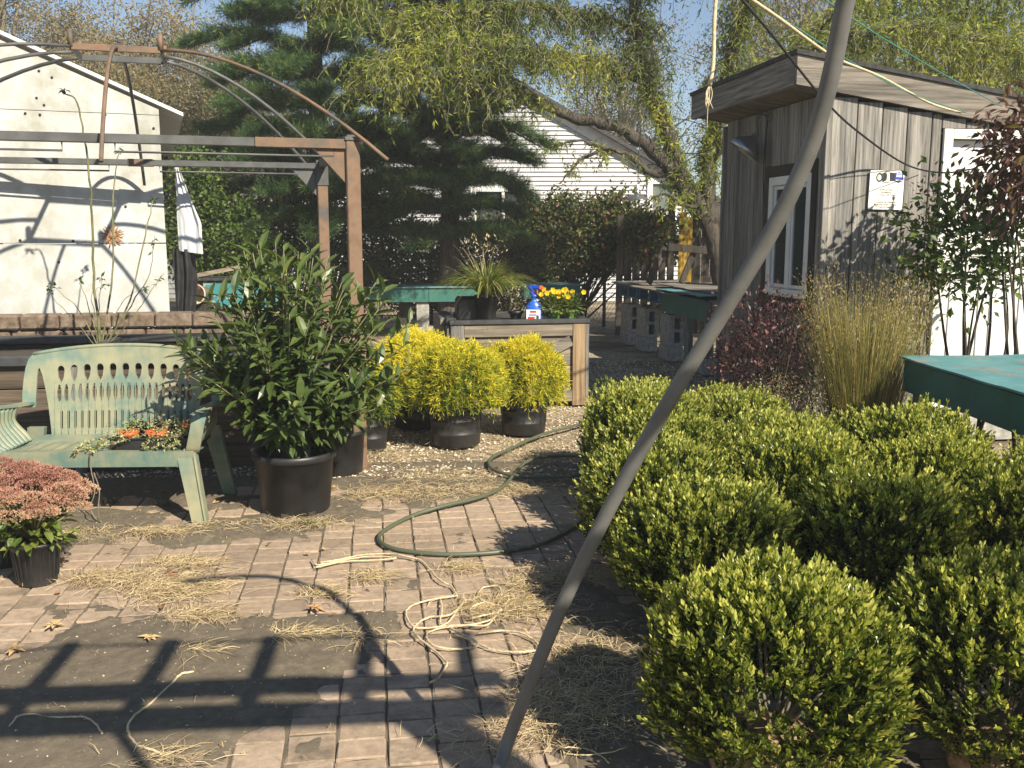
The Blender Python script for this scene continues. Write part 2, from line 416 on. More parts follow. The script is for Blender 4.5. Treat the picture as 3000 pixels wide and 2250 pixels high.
# leaves
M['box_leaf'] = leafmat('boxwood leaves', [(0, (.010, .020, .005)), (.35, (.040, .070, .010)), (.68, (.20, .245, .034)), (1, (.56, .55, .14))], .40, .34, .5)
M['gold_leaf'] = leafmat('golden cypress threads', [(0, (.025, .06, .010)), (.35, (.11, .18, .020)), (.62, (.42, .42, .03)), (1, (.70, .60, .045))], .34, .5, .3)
M['laurel_leaf'] = leafmat('laurel leaves', [(0, (.026, .048, .013)), (.5, (.068, .105, .026)), (.85, (.13, .175, .045)), (1, (.25, .28, .08))], .28, .36, .5)
M['willow_leaf'] = leafmat('willow leaves', [(0, (.05, .075, .014)), (.4, (.14, .19, .026)), (.75, (.30, .335, .05)), (1, (.54, .52, .11))], .45, .5, .3)
M['pine_leaf'] = leafmat('pine needles', [(0, (.016, .042, .018)), (.45, (.048, .105, .038)), (.85, (.15, .205, .05)), (1, (.28, .31, .07))], .28, .5, .3)
M['oak_leaf'] = leafmat('browning oak leaves', [(0, (.09, .09, .04)), (.4, (.19, .17, .08)), (.75, (.30, .22, .11)), (1, (.40, .29, .15))], .35, .6, .2)
M['vine_leaf'] = leafmat('vine leaves', [(0, (.022, .04, .010)), (.45, (.07, .10, .022)), (.7, (.12, .13, .035)), (.86, (.15, .075, .04)), (1, (.26, .06, .045))], .3, .5, .3)
M['shrub_leaf'] = leafmat('green shrub leaves', [(0, (.02, .045, .010)), (.5, (.06, .105, .02)), (.85, (.13, .18, .035)), (1, (.24, .25, .05))], .3, .45, .4)
M['red_leaf'] = leafmat('dark red leaves', [(0, (.022, .010, .012)), (.5, (.06, .026, .027)), (.85, (.12, .055, .050)), (1, (.22, .09, .08))], .28, .45, .4)
M['bronze_leaf'] = leafmat('bronze autumn leaves', [(0, (.055, .032, .026)), (.5, (.12, .066, .050)), (.85, (.17, .075, .068)), (1, (.19, .14, .05))], .35, .5, .3)
M['grass'] = leafmat('ornamental grass blades', [(0, (.05, .075, .015)), (.45, (.13, .15, .035)), (.75, (.36, .29, .10)), (1, (.55, .42, .19))], .3, .5, .3)
M['lily'] = leafmat('strappy leaves', [(0, (.05, .09, .016)), (.5, (.15, .20, .035)), (.8, (.30, .31, .07)), (1, (.50, .38, .18))], .3, .45, .4)
M['sedum_flower'] = leafmat('pink sedum heads', [(0, (.26, .12, .095)), (.5, (.42, .21, .165)), (.8, (.48, .30, .21)), (1, (.46, .38, .22))], .2, .7, .2)
M['pale_leaf'] = leafmat('pale succulent leaves', [(0, (.12, .15, .05)), (.6, (.36, .40, .17)), (.9, (.55, .52, .26)), (1, (.50, .12, .10))], .25, .5, .3)
M['pansy'] = leafmat('yellow petals', [(0, (.60, .36, .01)), (.5, (.78, .55, .01)), (1, (.85, .68, .03))], .3, .6, .2)
M['white_petal'] = leafmat('white petals', [(0, (.6, .58, .66)), (1, (.8, .78, .8))], .3, .6, .2)
M['aster'] = leafmat('straggly stems and tiny flowers', [(0, (.06, .075, .025)), (.5, (.16, .15, .05)), (.8, (.28, .22, .09)), (1, (.60, .58, .50))], .25, .6, .2)

# ------------------------------------------------------------------ setting: ground, patio, dirt, gravel
V, F = [], []
mobj('ground', [(-95, -28, -.02), (95, -28, -.02), (95, 118, -.02), (-95, 118, -.02)], [(0, 1, 2, 3)], M['gravel_ground'], base=(0, 0, -.02))['kind'] = 'structure'

blobs = [(100, 2010, .5), (330, 1930, .45), (620, 1890, .42), (900, 1860, .32), (1090, 1830, .20), (250, 2150, .55), (600, 2080, .36), (20, 2230, .45), (820, 1990, .26),
         (120, 1570, .38), (330, 1535, .40), (520, 1575, .26), (720, 1550, .25), (930, 1490, .42), (1250, 1440, .38), (1500, 1430, .3), (600, 1440, .5), (60, 1450, .6),
         (1850, 1880, .42), (1780, 2120, .40), (1680, 1760, .26), (2100, 2000, .5), (1950, 1650, .4), (2100, 1450, .6), (2400, 2200, .5), (2200, 1700, .7)]
BL = [(G(u, v).x, G(u, v).y, r) for u, v, r in blobs]
def dirt_h(x, y):
    m = 0
    for bx, by, r in BL: m = m + np.exp(-((x - bx) ** 2 + (y - by) ** 2) / (r * r * .55))
    m = np.clip(m, 0, 1.25) + (fbm(x, y, 3.6, 6, 3) - .5) * 1.2 + (fbm(x, y, 10, 5, 13) - .5) * .8
    edge = np.clip((y - 5.75 + .35 * (fbm(x, y, 1.7, 3, 8) - .5)) / .35, 0, 1)
    return -.0085 + .0215 * np.clip((np.maximum(m, edge * 1.1) - .30) / .55, 0, 1) * (1 - .35 * edge) + (fbm(x, y, 11, 5, 5) - .5) * .017
gx, gy = np.meshgrid(np.arange(-3.6, 2.6, .022), np.arange(2.3, 6.9, .022)); H = dirt_h(gx, gy)
H = H - .05 * np.clip((gy - 6.55) / .3, 0, 1)
nx, ny = gx.shape[1], gx.shape[0]; ii = (np.arange(ny - 1)[:, None] * nx + np.arange(nx - 1)[None]).ravel()
Fq = np.stack([ii, ii + 1, ii + nx + 1, ii + nx], 1)
o = mobj('dirt', np.stack([gx, gy, H], -1).reshape(-1, 3), Fq, M['dirt'], smooth=True, base=(0, 0, 0)); o['kind'] = 'structure'

# patio of tumbled pavers, laid in columns that run away from the camera
PA = Frame((0, 2.3, 0), 8)
pat = bpy.data.objects.new('patio', None); C.objects.link(pat); pat['kind'] = 'structure'; ORG[pat.name] = np.zeros(3)
cols = []
W_, J = .160, .008
for ci in range(-25, 20):
    x = ci * W_; y = -.4 - R.random() * .1
    while y < 3.75:
        L = R.choice((.115, .115, .165)); c = PA.p(x + W_ / 2, y + L / 2); d = c.y
        y += L
        if d < 2.2 or d > 6.15 or abs(c.x) > .62 * d + .3: continue
        h = float(dirt_h(np.array([c.x]), np.array([c.y]))[0])
        if h > .0075 and R.random() > .1: continue
        cols.append((d, c, L))
cols.sort(key=lambda q: q[0] + (0 if -.56 < q[1].x / q[0] < .17 else 6))
shared = {}
def pav(L, k):
    if (L, k) not in shared:
        V, F = cham((W_ - J) / 2, (L - J) / 2, .03, .0045)
        V = V + N.normal(size=V.shape) * np.array([.0016, .0016, .0005]); shared[L, k] = (V, F)
    return shared[L, k]
meshes = {}
rest = MB()
for i, (d, c, L) in enumerate(cols):
    k = R.randrange(6); V, F = pav(L, k); rz = math.radians(8) + R.gauss(0, .012); z = -.031 + R.gauss(0, .002)
    if i < 290:
        if (L, k) not in meshes: meshes[L, k] = mesh_data('paver', V, F, M['paver'])
        o = bpy.data.objects.new('paver', meshes[L, k]); C.objects.link(o); o.parent = pat
        o.location = (c.x, c.y, z); o.rotation_euler = (R.gauss(0, .008), R.gauss(0, .008), rz)
    else:
        rm = Matrix.Rotation(rz, 3, 'Z'); rest.add([rm @ Vector(v) + Vector((c.x, c.y, z)) for v in V], F)
if rest.V: rest.obj('pavers', M['paver'], pat)['kind'] = 'stuff'

# loose gravel
n = 30000
p = np.stack([N.uniform(-3.2, 3.0, n), 5.75 + 6.5 * N.random(n) ** 1.5, np.zeros(n)], 1)
keep = (fbm(p[:, 0], p[:, 1], .9, 4, 21) + .22 * N.random(n) > .40) & (p[:, 1] > 5.85 + .5 * fbm(p[:, 0], p[:, 1], 1.5, 3, 2)); p = p[keep]; n = len(p)
r = N.uniform(.006, .017, n)
p[:, 2] = np.where(p[:, 1] < 6.5, .002, -.016) + r * .2
octa = np.array([[1, 0, 0], [0, 1, 0], [-1, 0, 0], [0, -1, 0], [0, 0, .62], [0, 0, -.62]])
an = N.uniform(0, 6.28, n); ca, sa = np.cos(an), np.sin(an)
V = octa[None] * (r[:, None, None] * N.uniform(.6, 1.25, (n, 6, 1)))
V = np.stack([V[..., 0] * ca[:, None] - V[..., 1] * sa[:, None] * .8, V[..., 0] * sa[:, None] + V[..., 1] * ca[:, None] * .8, V[..., 2]], -1) + p[:, None]
T = np.array([(0, 1, 4), (1, 2, 4), (2, 3, 4), (3, 0, 4), (1, 0, 5), (2, 1, 5), (3, 2, 5), (0, 3, 5)])
F = (np.arange(n)[:, None, None] * 6 + T[None]).reshape(-1, 3)
o = mobj('gravel', V.reshape(-1, 3), F, M['stones'], tint=np.repeat(N.random(n), 8), base=(0, 0, 0))
tag(o, 'pale loose gravel around the pots and planters', 'gravel', kind='stuff')

# straw: combed tufts and scattered bits
def straw(c, rx, ry, n, ang=None, ln=(.07, .17), spread=.9, lift=.02, seed=0):
    base = np.stack([c.x + N.normal(0, rx, n) * .5, c.y + N.normal(0, ry, n) * .5, np.full(n, .006)], 1)
    a = N.uniform(0, 6.28, n) if ang is None else ang + N.normal(0, spread, n)
    L = N.uniform(*ln, n); k = 4; t = np.linspace(0, 1, k)
    cv = N.normal(0, .55, n)
    aa = a[:, None] + cv[:, None] * t[None]
    st = np.stack([np.cos(aa), np.sin(aa), np.zeros_like(aa)], -1) * (L[:, None, None] / k)
    pts = base[:, None] + np.cumsum(st, 1)
    pts[..., 2] += (np.sin(t * math.pi)[None] * N.uniform(0, lift, n)[:, None]) + .012 * N.random((n, 1))
    side = np.stack([-np.sin(a), np.cos(a), N.normal(0, .5, n)], 1)
    return ribbon_arrays(pts, side, .0026, .0010), N.beta(1.3, 1.5, n)
SL = []
for u, v, rx, ry, n, ang in [(490, 1735, .22, .16, 900, .5), (520, 1660, .16, .07, 420, .9), (330, 1700, .24, .08, 420, None), (560, 1810, .16, .06, 260, .35), (930, 1752, .07, .05, 170, 1.2),
                             (450, 1568, .16, .045, 260, .2), (850, 1868, .10, .03, 130, .3), (1470, 1790, .24, .12, 900, .4), (1330, 1670, .10, .05, 150, .2), (1540, 1720, .12, .1, 220, None),
                             (1650, 1690, .3, .12, 420, .2), (1750, 1950, .3, .3, 700, None), (1620, 2050, .2, .06, 300, .3), (1700, 2120, .3, .12, 500, None), (1100, 1690, .1, .05, 80, None),
                             (1060, 1870, .1, .05, 60, None), (1060, 1705, .06, .04, 90, .4), (250, 1570, .3, .1, 260, None), (900, 1540, .25, .07, 260, None), (1180, 1450, .5, .16, 700, None), (1500, 1440, .4, .14, 500, None), (650, 1545, .2, .06, 130, None),
                             (560, 1915, .1, .03, 60, .15), (430, 2240, .14, .05, 80, .2), (1500, 2170, .25, .1, 160, None), (1130, 1340, .45, .25, 350, None), (1560, 1330, .4, .3, 350, None), (1300, 1400, .5, .2, 420, None)]:
    SL.append(straw(G(u, v), rx, ry, int(n * 1.5), ang))
n = 900; base = G(800, 1900); SL.append(straw(Vector((-.6, 4.0, 0)), 3.2, 3.0, 900, None, (.012, .05)))
tag(fol2('straw', SL, M['straw'], base=(0, 0, 0)), 'dry straw strewn in tufts over the pavers and dirt', 'straw', kind='stuff')
n = 420; p = np.stack([N.uniform(-2.4, 2.0, n), N.uniform(3.0, 8.5, n) , np.full(n, .012)], 1); p = p[(p[:, 1] > 5.4) | (N.random(n) < .22)]; n = len(p)
d = rdir(n); d[:, 2] *= .25; nr = UP + .5 * rdir(n)
tag(fol('leaf_litter', leaf_arrays(p, d, nr, N.uniform(.02, .05, n), N.uniform(.014, .03, n), .3), N.random(n), M['dryleaf'], base=(0, 0, 0)), 'small fallen brown leaves scattered on the ground', 'leaf litter', kind='stuff')
for u, v, lab, tn in [(925, 1780, 'orange brown oak leaf lying on the dirt', .75), (440, 1868, 'pale crumpled leaf at the tip of the straw tuft', 1.), (160, 1830, 'pale dry leaf on the dirt near the left edge', 1.), (45, 1902, 'curled tan leaf at the left edge of the dirt', .9), (500, 1680, 'reddish brown curled leaf on the big straw tuft', .25)]:
    c = np.array(G(u, v, .02)); k = 7; a = np.linspace(0, 6.28, k, endpoint=False) + R.random()
    dd = np.stack([np.cos(a), np.sin(a), N.normal(0, .25, k)], 1)
    tag(fol('fallen_leaf', leaf_arrays(np.repeat(c[None], k, 0) - dd * .008, dd, np.repeat(UP[None], k, 0), N.uniform(.035, .06, k), np.full(k, .026), .3), np.full(k, tn), M['dryleaf']), lab, 'leaf', 'single fallen leaves on the ground')
for u, v, s in [(905, 1545, 1), (330, 1475, .9), (470, 1480, .8), (1770, 1180, 2.2)]:
    c = np.array(G(u, v)); n = 40 if s < 2 else 0
    if n:
        a = N.uniform(0, 6.28, n); t = np.linspace(0, 1, 4); L = N.uniform(.03, .10, n) * s
        out = np.stack([np.cos(a), np.sin(a), 0 * a], 1)
        pts = c + N.normal(0, .035, (n, 1, 3)) * [1, .6, 0] + L[:, None, None] * (out[:, None] * (t ** 1.6)[None, :, None] * .8 + UP * (t - .35 * t ** 2)[None, :, None])
        o = fol('weed_tuft', ribbon_arrays(pts, np.cross(out, UP), .005, .001), N.random(n) * .5, M['grass'], base=c)
        tag(o, {905: 'small green grass tuft in the pavers before the laurel pot', 330: 'thin grass tuft under the left side of the green bench', 470: 'thin grass tuft under the middle of the green bench'}[u], 'weed', 'weeds in the paving')
    else:
        n = 90; p = ell(n, c + [.0, 0, .12], (.13, .1, .12)); d = unit(p - c + .2 * rdir(n))
        tag(fol('weed', leaf_arrays(p, d, UP + .6 * rdir(n), N.uniform(.03, .06, n), N.uniform(.02, .035, n)), N.random(n) * .6 + .4, M['shrub_leaf'], base=c), 'leafy green weed at the foot of the planter post', 'weed')

# grit and crumbs of soil on the dirt
n = 9000; p = np.stack([N.uniform(-3.0, 1.4, n), N.uniform(2.6, 5.9, n), np.zeros(n)], 1); hh = dirt_h(p[:, 0], p[:, 1]); kp = hh > .0; p = p[kp]; hh = hh[kp]; n = len(p)
r = .001 + .005 * N.random(n) ** 3; p[:, 2] = hh + r * .3
V = (octa[None] * (r[:, None, None] * N.uniform(.6, 1.3, (n, 6, 1))) + p[:, None]); F = (np.arange(n)[:, None, None] * 6 + T[None]).reshape(-1, 3)
tag(mobj('grit', V.reshape(-1, 3), F, M['stones'], tint=np.repeat(N.random(n) ** 2 * .6, 8), base=(0, 0, 0)), 'grit and soil crumbs on the trodden dirt', 'grit', kind='stuff')
# ------------------------------------------------------------------ white gable building on the left
c0 = P(497, 900, 8.6); WB = Frame((c0.x, c0.y, 0), 20.5)
wb = thing('white_outbuilding', 'white gabled outbuilding with stained flat wall panels behind the steel frame', 'building', WB.p(-2, 2))
ROOF = lambda x: 2.66 + .42 * min(-x, 8 + x)
fbox('wall_panel', WB, -8, 0, 0, .06, -.02, 1.512, M['wall_white'], wb, .004)
fbox('wall_panel', WB, -8, 0, .003, .06, 1.520, 2.62, M['wall_white'], wb, .004)
V = [WB.p(x, y, z) for y in (0., .06) for x, z in ((0, 2.624), (0, 2.67), (-4, 2.67 + 1.68), (-8, 2.67), (-8, 2.624))]
mobj('gable_panel', V, [(0, 1, 2, 3, 4), (9, 8, 7, 6, 5), (0, 5, 6, 1), (1, 6, 7, 2), (2, 7, 8, 3), (0, 4, 9, 5)], M['wall_white'], wb)
fbox('side_wall', WB, -.06, -.003, .06, 5, -.02, 2.66, M['wall_white'], wb)
for s, (xa, xb) in enumerate((((.2), -4), (-4, -8.2))):
    za, zb = (2.60, 4.40) if s == 0 else (4.40, 2.60)
    V = [WB.p(x, y, z + dz) for dz in (.02, .05) for y in (-.02, 5.1) for x, z in ((xa, za), (xb, zb))]
    mobj('roof', V, [(0, 1, 3, 2), (4, 6, 7, 5), (0, 4, 5, 1), (2, 3, 7, 6), (0, 2, 6, 4), (1, 5, 7, 3)], M['white_paint'], wb)
M['bolt'] = plain('dark bolt heads', (.05, .045, .04), .6, .5)
for u, v in [(152, 227), (107, 287), (129, 308), (74, 332), (117, 336), (304, 295), (308, 336), (450, 376), (368, 605), (59, 704), (214, 706), (172, 768), (114, 208)]:
    r_ = ray(u, v); o_ = Vector((0, 0, CAMZ)); nrm = WB.R @ Vector((0, -1, 0)); tt = (WB.o - o_).dot(nrm) / r_.dot(nrm); q = o_ + r_ * tt
    flathe('bolt', [(.012, 0), (.010, .006), (0.0005, .008)], q, M['bolt'], wb, 8, ax=nrm)
# rusty flower ornament fixed on the wall
r_ = ray(330, 690); nrm = WB.R @ Vector((0, -1, 0)); tt = (WB.o - Vector((0, 0, CAMZ))).dot(nrm) / r_.dot(nrm); q = Vector((0, 0, CAMZ)) + r_ * tt + nrm * .02
M['flower_rust'] = surf('orange rusted tin', [(.35, (.18, .085, .04)), (.65, (.40, .23, .11))], 20, .7, .2)
fo = thing('flower_ornament', 'rusty orange metal flower ornament on the white wall', 'ornament', q)
ex = WB.R @ Vector((1, 0, 0)); ez = Vector((0, 0, 1))
for k in range(20):
    a = 2 * math.pi * k / 20 + R.gauss(0, .06); L = R.uniform(.062, .09); dd = ex * math.cos(a) + ez * math.sin(a)
    fol('petal', leaf8_arrays(np.array([q + dd * .025]), np.array([dd + nrm * .25]), np.array([nrm]), [L], [.016], .3, .3), [0], M['flower_rust'], fo)
flathe('flower_centre', [(.032, 0), (.028, .012), (.001, .02)], q, M['flower_rust'], fo, 14, ax=nrm)

# ------------------------------------------------------------------ steel gazebo frame
g0 = G(1056, 1372); GZ = Frame((g0.x, g0.y, 0), 16)
gz = thing('gazebo_frame', 'rusty steel gazebo frame with bare domed roof ribs', 'gazebo', GZ.p(-1.65, 1.15))
GW, GD = 3.3, 2.3
for x, y in ((0, 0), (0, GD), (-GW, 0), (-GW, GD)):
    rear = y > 1
    o = fbox('post', GZ, x - .045, x + .045, y - .035, y + .035, 0, 2.20 if not rear else 2.02, M['rust'], gz, .006)
    ORG[o.name] = ORG[gz.name]
    fbox('base_plate', GZ, x - .08, x + .08, y - .08, y + .08, 0, .012, M['rust'], o)
    fbox('cap', GZ, x - .052, x + .052, y - .042, y + .042, 2.20 if not rear else 2.02, 2.225 if not rear else 2.24, M['gunmetal'], o)
    sx = 1 if x < -1 else -1
    V = [GZ.p(x + sx * a, y + e, z) for e in (-.004, .004) for a, z in ((.05, 2.16), (.05, 1.93), (.26, 2.16))]
    mobj('gusset', V, [(0, 1, 2), (5, 4, 3), (0, 3, 4, 1), (1, 4, 5, 2), (2, 5, 3, 0)], M['rust'] if not rear else M['gunmetal'], o)
# rails: grey along most of the length, rusted by the corner post
fbox('rail', GZ, -GW + .05, -.62, -.03, .03, 2.15, 2.205, M['gunmetal'], gz)
fbox('rail', GZ, -.618, -.047, -.03, .03, 2.147, 2.208, M['rust'], gz)
fbox('rail', GZ, -GW + .05, -1.50, GD - .03, GD + .03, 2.165, 2.215, M['gunmetal'], gz)
fbox('rail', GZ, -1.50, -.05, GD - .03, GD + .03, 2.165, 2.215, M['gunmetal'], gz)
fbox('rail_joint', GZ, -1.60, -1.40, GD - .036, GD + .036, 2.16, 2.22, M['rust'], gz)
fbox('rail', GZ, -.03, .03, .04, GD - .05, 2.175, 2.245, M['gunmetal'], gz)
fbox('rail', GZ, -GW - .03, -GW + .03, .04, GD - .05, 2.175, 2.245, M['gunmetal'], gz)
for xa, xb, y, z in ((-1.45, -.12, -.0, 2.10), (-1.35, -.2, GD, 2.12), (-3.1, -1.75, GD, 2.12), (-3.1, -1.75, 0, 2.10)):
    ftube('curtain_rod', [GZ.p(xa, y, z + .09), GZ.p(xa, y - .001, z), GZ.p(xb, y, z), GZ.p(xb, y - .001, z + .09)], .008, M['gunmetal'], gz, 6)
cx, cy, rx, ry, zt = -GW / 2 + .15, GD / 2, .29, .22, 2.87
ring = [(cx - rx, cy - ry), (cx + rx, cy - ry), (cx + rx, cy + ry), (cx - rx, cy + ry)]
for k in range(4):
    a, b = ring[k], ring[(k + 1) % 4]
    fbar('ring_bar', GZ.p(*a, zt), GZ.p(*b, zt), .022, .045, M['gunmetal'] if k else M['rust'], gz)
    ftube('ring_stub', [GZ.p(*a, zt), GZ.p(*a, zt + .11)], .022, M['rust'], gz, 4)
def rib(a, b, z0, z1, mat, k=12):
    pts = [GZ.p(a[0] + (b[0] - a[0]) * t, a[1] + (b[1] - a[1]) * t, z0 + (z1 - z0) * t ** 1.75) for t in [i / k for i in range(k + 1)]]
    ftube('rib', pts, .0155, mat, gz, 4)
rib(ring[1], (.20, -.2), zt, 2.07, M['rust']); rib(ring[2], (.02, GD + .3), zt, 2.05, M['gunmetal'])
rib(ring[0], (-GW - .3, -.22), zt, 2.07, M['gunmetal']); rib(ring[3], (-GW - .3, GD + .25), zt, 2.05, M['gunmetal'])
rib((cx, cy - ry), (cx, -.30), zt, 2.02, M['rust']); rib((cx, cy + ry), (cx, GD + .25), zt, 2.02, M['gunmetal'])
rib((cx + rx, cy), (.08, cy + .3), zt, 2.04, M['gunmetal']); rib((cx - rx, cy), (-GW - .3, cy), zt, 2.04, M['gunmetal'])

# ------------------------------------------------------------------ raised bed with dark rim
RB = Frame((-1.22, 6.55, 0), 9)
rb = thing('raised_bed', 'long wooden raised bed with dark grey rim behind the bench', 'planter', RB.p(-1.6, .7))
zz = [0, .265, .585, .74]
for i in range(3):
    fbox('plank', RB, -3.4, 0, 0, .03, zz[i] + .004, zz[i + 1] - .004, M['shaded_x'], rb)
    fbox('plank', RB, -3.4, 0, 1.37, 1.40, zz[i] + .004, zz[i + 1] - .004, M['shaded_x'], rb)
    fbox('plank', RB, -.03, -.002, .032, 1.368, zz[i] + .004, zz[i + 1] - .004, M['wood_x'], rb)
fbox('rim', RB, -3.45, .03, -.05, .06, .742, .80, M['dark_rim'], rb, .006)
fbox('rim', RB, -3.45, .03, 1.31, 1.42, .742, .80, M['dark_rim'], rb, .006)
fbox('rim', RB, -.08, .03, .062, 1.308, .742, .798, M['dark_rim'], rb, .006)
fbox('brace', RB, -1.78, -1.70, .062, 1.308, .745, .79, M['dark_rim'], rb)
for x in (-3.3, -1.7, -.06): fbox('corner_post', RB, x - .035, x + .035, -.03, -.002, 0, .74, M['wood_v'], rb)
fbox('soil', RB, -3.38, -.04, .032, 1.366, .3, .70, M['soil'], rb, .02)

# block wall
BW = Frame((-1.95, 8.12, 0), 11)
bw = thing('block_wall', 'low wall of brown stone blocks along the back of the raised bed', 'wall', BW.p(-1.3, .1))
shared_blk = {}
for k in range(7):
    z0 = .955 - .128 * (k + 1); x = 0 - (.18 if k % 2 else 0)
    while x > -3.2:
        L = R.choice((.34, .40, .30)); q = R.uniform(-.008, .008) + (.02 if k else -.012)
        if x <= 0: fbox('block', BW, x - L + .004, x - .004, q, q + .2, z0 + .004, z0 + .122 - (.002 if k else 0), M['blockstone'], bw, .014)
        x -= L
# ------------------------------------------------------------------ bare rose bush in the bed
rc = P(293, 985, 7.25); rs = thing('rose_bush', 'leggy rose bush with tall bare canes in the raised bed', 'shrub', (rc.x, rc.y, .70))
def cane(pts, r0, r1, nm='cane'):
    q = spline(pts, 5); k = len(q); return ftube(nm, [p_ + Vector((R.gauss(0, .004), R.gauss(0, .004), 0)) for p_ in q], [r0 + (r1 - r0) * i / (k - 1) for i in range(k)], M['cane'], rs, 6)
root = Vector((rc.x, rc.y, .70))
tips = []
for ptsuv, r0 in [([(300, 985), (275, 800), (270, 600), (250, 430), (225, 300), (190, 275), (190, 258)], .010), ([(310, 985), (330, 800), (330, 600), (340, 480), (350, 430)], .008),
                  ([(305, 985), (380, 880), (425, 690), (445, 600), (455, 580)], .007), ([(300, 985), (400, 870), (440, 800), (455, 690)], .006), ([(290, 985), (240, 920), (180, 860), (150, 830)], .004),
                  ([(290, 985), (260, 900), (235, 830), (230, 815)], .004), ([(300, 985), (290, 900), (300, 830), (295, 810)], .004), ([(310, 985), (390, 930), (430, 870), (480, 800)], .005),
                  ([(290, 985), (210, 930), (160, 880), (140, 840)], .003), ([(300, 985), (350, 900), (390, 860), (430, 840)], .003), ([(300, 985), (270, 880), (280, 850), (320, 830)], .003)]:
    pts = [root] + [P(u, v, 7.25 + .05 * i * (-1 if ptsuv[1][0] % 2 else 1)) for i, (u, v) in enumerate(ptsuv[1:])]
    cane(pts, r0 * 1.1, r0 * .35); tips.append((pts[-1], pts[-2]))
pl, dl = [], []
for tp, pv in tips:
    for k in range(9):
        s = R.random() * .5; pl.append(tp + (pv - tp) * s); dl.append(Vector((R.gauss(0, 1), R.gauss(0, .6), R.gauss(-.3, .5))))
fol('leaves', leaf_arrays(np.array(pl), np.array(dl), UP + .5 * rdir(len(pl)), N.uniform(.03, .06, len(pl)), N.uniform(.014, .028, len(pl))), N.random(len(pl)) * .5, M['shrub_leaf'], rs)

# ------------------------------------------------------------------ green plastic bench
BF = Frame((-2.325, 5.17, 0), 2)
bn = thing('garden_bench', 'weathered green plastic garden bench with slotted back', 'bench', BF.p(0, .28))
def bmap(off):
    def f(x, t):
        q = 1 - (x / .57) ** 2
        return BF.p(x, .47 + .17 * t + .035 * q + off, .385 + t * .97)
    return f
half = [(.43, 0), (.44, .1), (.452, .2), (.468, .3), (.487, .39), (.503, .43), (.512, .42), (.518, .36), (.522, .28), (.525, .19), (.60, .19), (.598, .28), (.592, .36), (.582, .43), (.565, .485), (.54, .515)]
arch = [(x, .515 + .05 * (1 - (x / .54) ** 2)) for x in np.linspace(.48, -.48, 17)]
poly = half + arch + [(-x, t) for x, t in half[::-1]]
holes = []
for k in range(11):
    x = (k - 5) * .076 ; to = .02 * (1 - (x / .45) ** 2) - .012
    holes.append([(x + .021 * math.cos(a), .418 + to + .030 * math.sin(a)) for a in np.linspace(0, math.pi, 8)] + [(x - .015, .372 + to), (x, .340 + to), (x + .015, .372 + to)])
for k in range(20):
    x = (k - 9.5) * .041; to = .012 * (1 - (x / .45) ** 2)
    holes.append([(x - .011, .235 + to), (x, .208 + to), (x + .011, .235 + to), (x + .0135, .275 + to), (x + .005, .322 + to), (x - .005, .322 + to), (x - .0135, .275 + to)])
for k in range(20):
    x = (k - 9.5) * .0395
    holes.append([(x - .0075, .06), (x, .05), (x + .0075, .06), (x + .0075, .16), (x, .17), (x - .0075, .16)])
ext = [(x, t) for x in np.linspace(-.40, .40, 13) for t in (.03, .19, .335, .48)]
bk = sheet('backrest', poly, holes, bmap(0), bmap(.014), M['bench'], bn, ext)
ORG[bk.name] = ORG[bn.name]
mbr = MB()
for k in range(22):                                   # raised ridges down the slats
    x = (k - 10.5) * .0395
    mbr.tube([bmap(-.001)(x, t) for t in np.linspace(.02, .34, 8)], .0025, 4)
mbr.obj('ridges', M['bench'], bk, smooth=True)
def top_edge(off): return [bmap(0)(x, .515 + .05 * (1 - (x / .54) ** 2)) + Vector((0, off, 0)) for x in np.linspace(-.54, .54, 19)]
ftube('top_roll', top_edge(.007), .012, M['bench'], bk, 8)
sh = [[(x - .005, .12), (x + .005, .12), (x + .005, .36), (x - .005, .36)] for x in np.linspace(-.42, .42, 13)]
sm = lambda off: (lambda x, y: BF.p(x, y, .405 - .022 * math.sin(min(1, max(0, (y - .02) / .45)) * math.pi) - off))
sheet('seat', [(-.55, -.01), (.55, -.01), (.545, .25), (.46, .49), (-.46, .49), (-.545, .25)], sh, sm(0), sm(.012), M['bench'], bn, [(x, y) for x in np.linspace(-.5, .5, 9) for y in (.04, .2, .3, .45)])
ap = [(-.56, .41), (.56, .41), (.56, .27), (.50, .305), (.46, .322), (-.46, .322), (-.50, .305), (-.56, .27)]
sheet('apron', ap, [], lambda x, z: BF.p(x, -.022 + .012 * (1 - (z - .3) / .11), z), lambda x, z: BF.p(x, -.008 + .012 * (1 - (z - .3) / .11), z), M['bench'], bn)
def taper(name, a, b, wa, wb_, ta, tb, lean=0):
    a, b = Vector(a), Vector(b); x = BF.R @ Vector((1, 0, 0)); y = BF.R @ Vector((0, 1, 0)); V = []
    for q, w_, t_ in ((a, wa, ta), (b, wb_, tb)):
        V += [q - x * w_ / 2 - y * t_ / 2, q + x * w_ / 2 - y * t_ / 2, q + x * w_ / 2 + y * t_ / 2, q - x * w_ / 2 + y * t_ / 2]
    return mobj(name, V, [(0, 1, 5, 4), (1, 2, 6, 5), (2, 3, 7, 6), (3, 0, 4, 7), (4, 5, 6, 7), (3, 2, 1, 0)], M['bench'], bn)
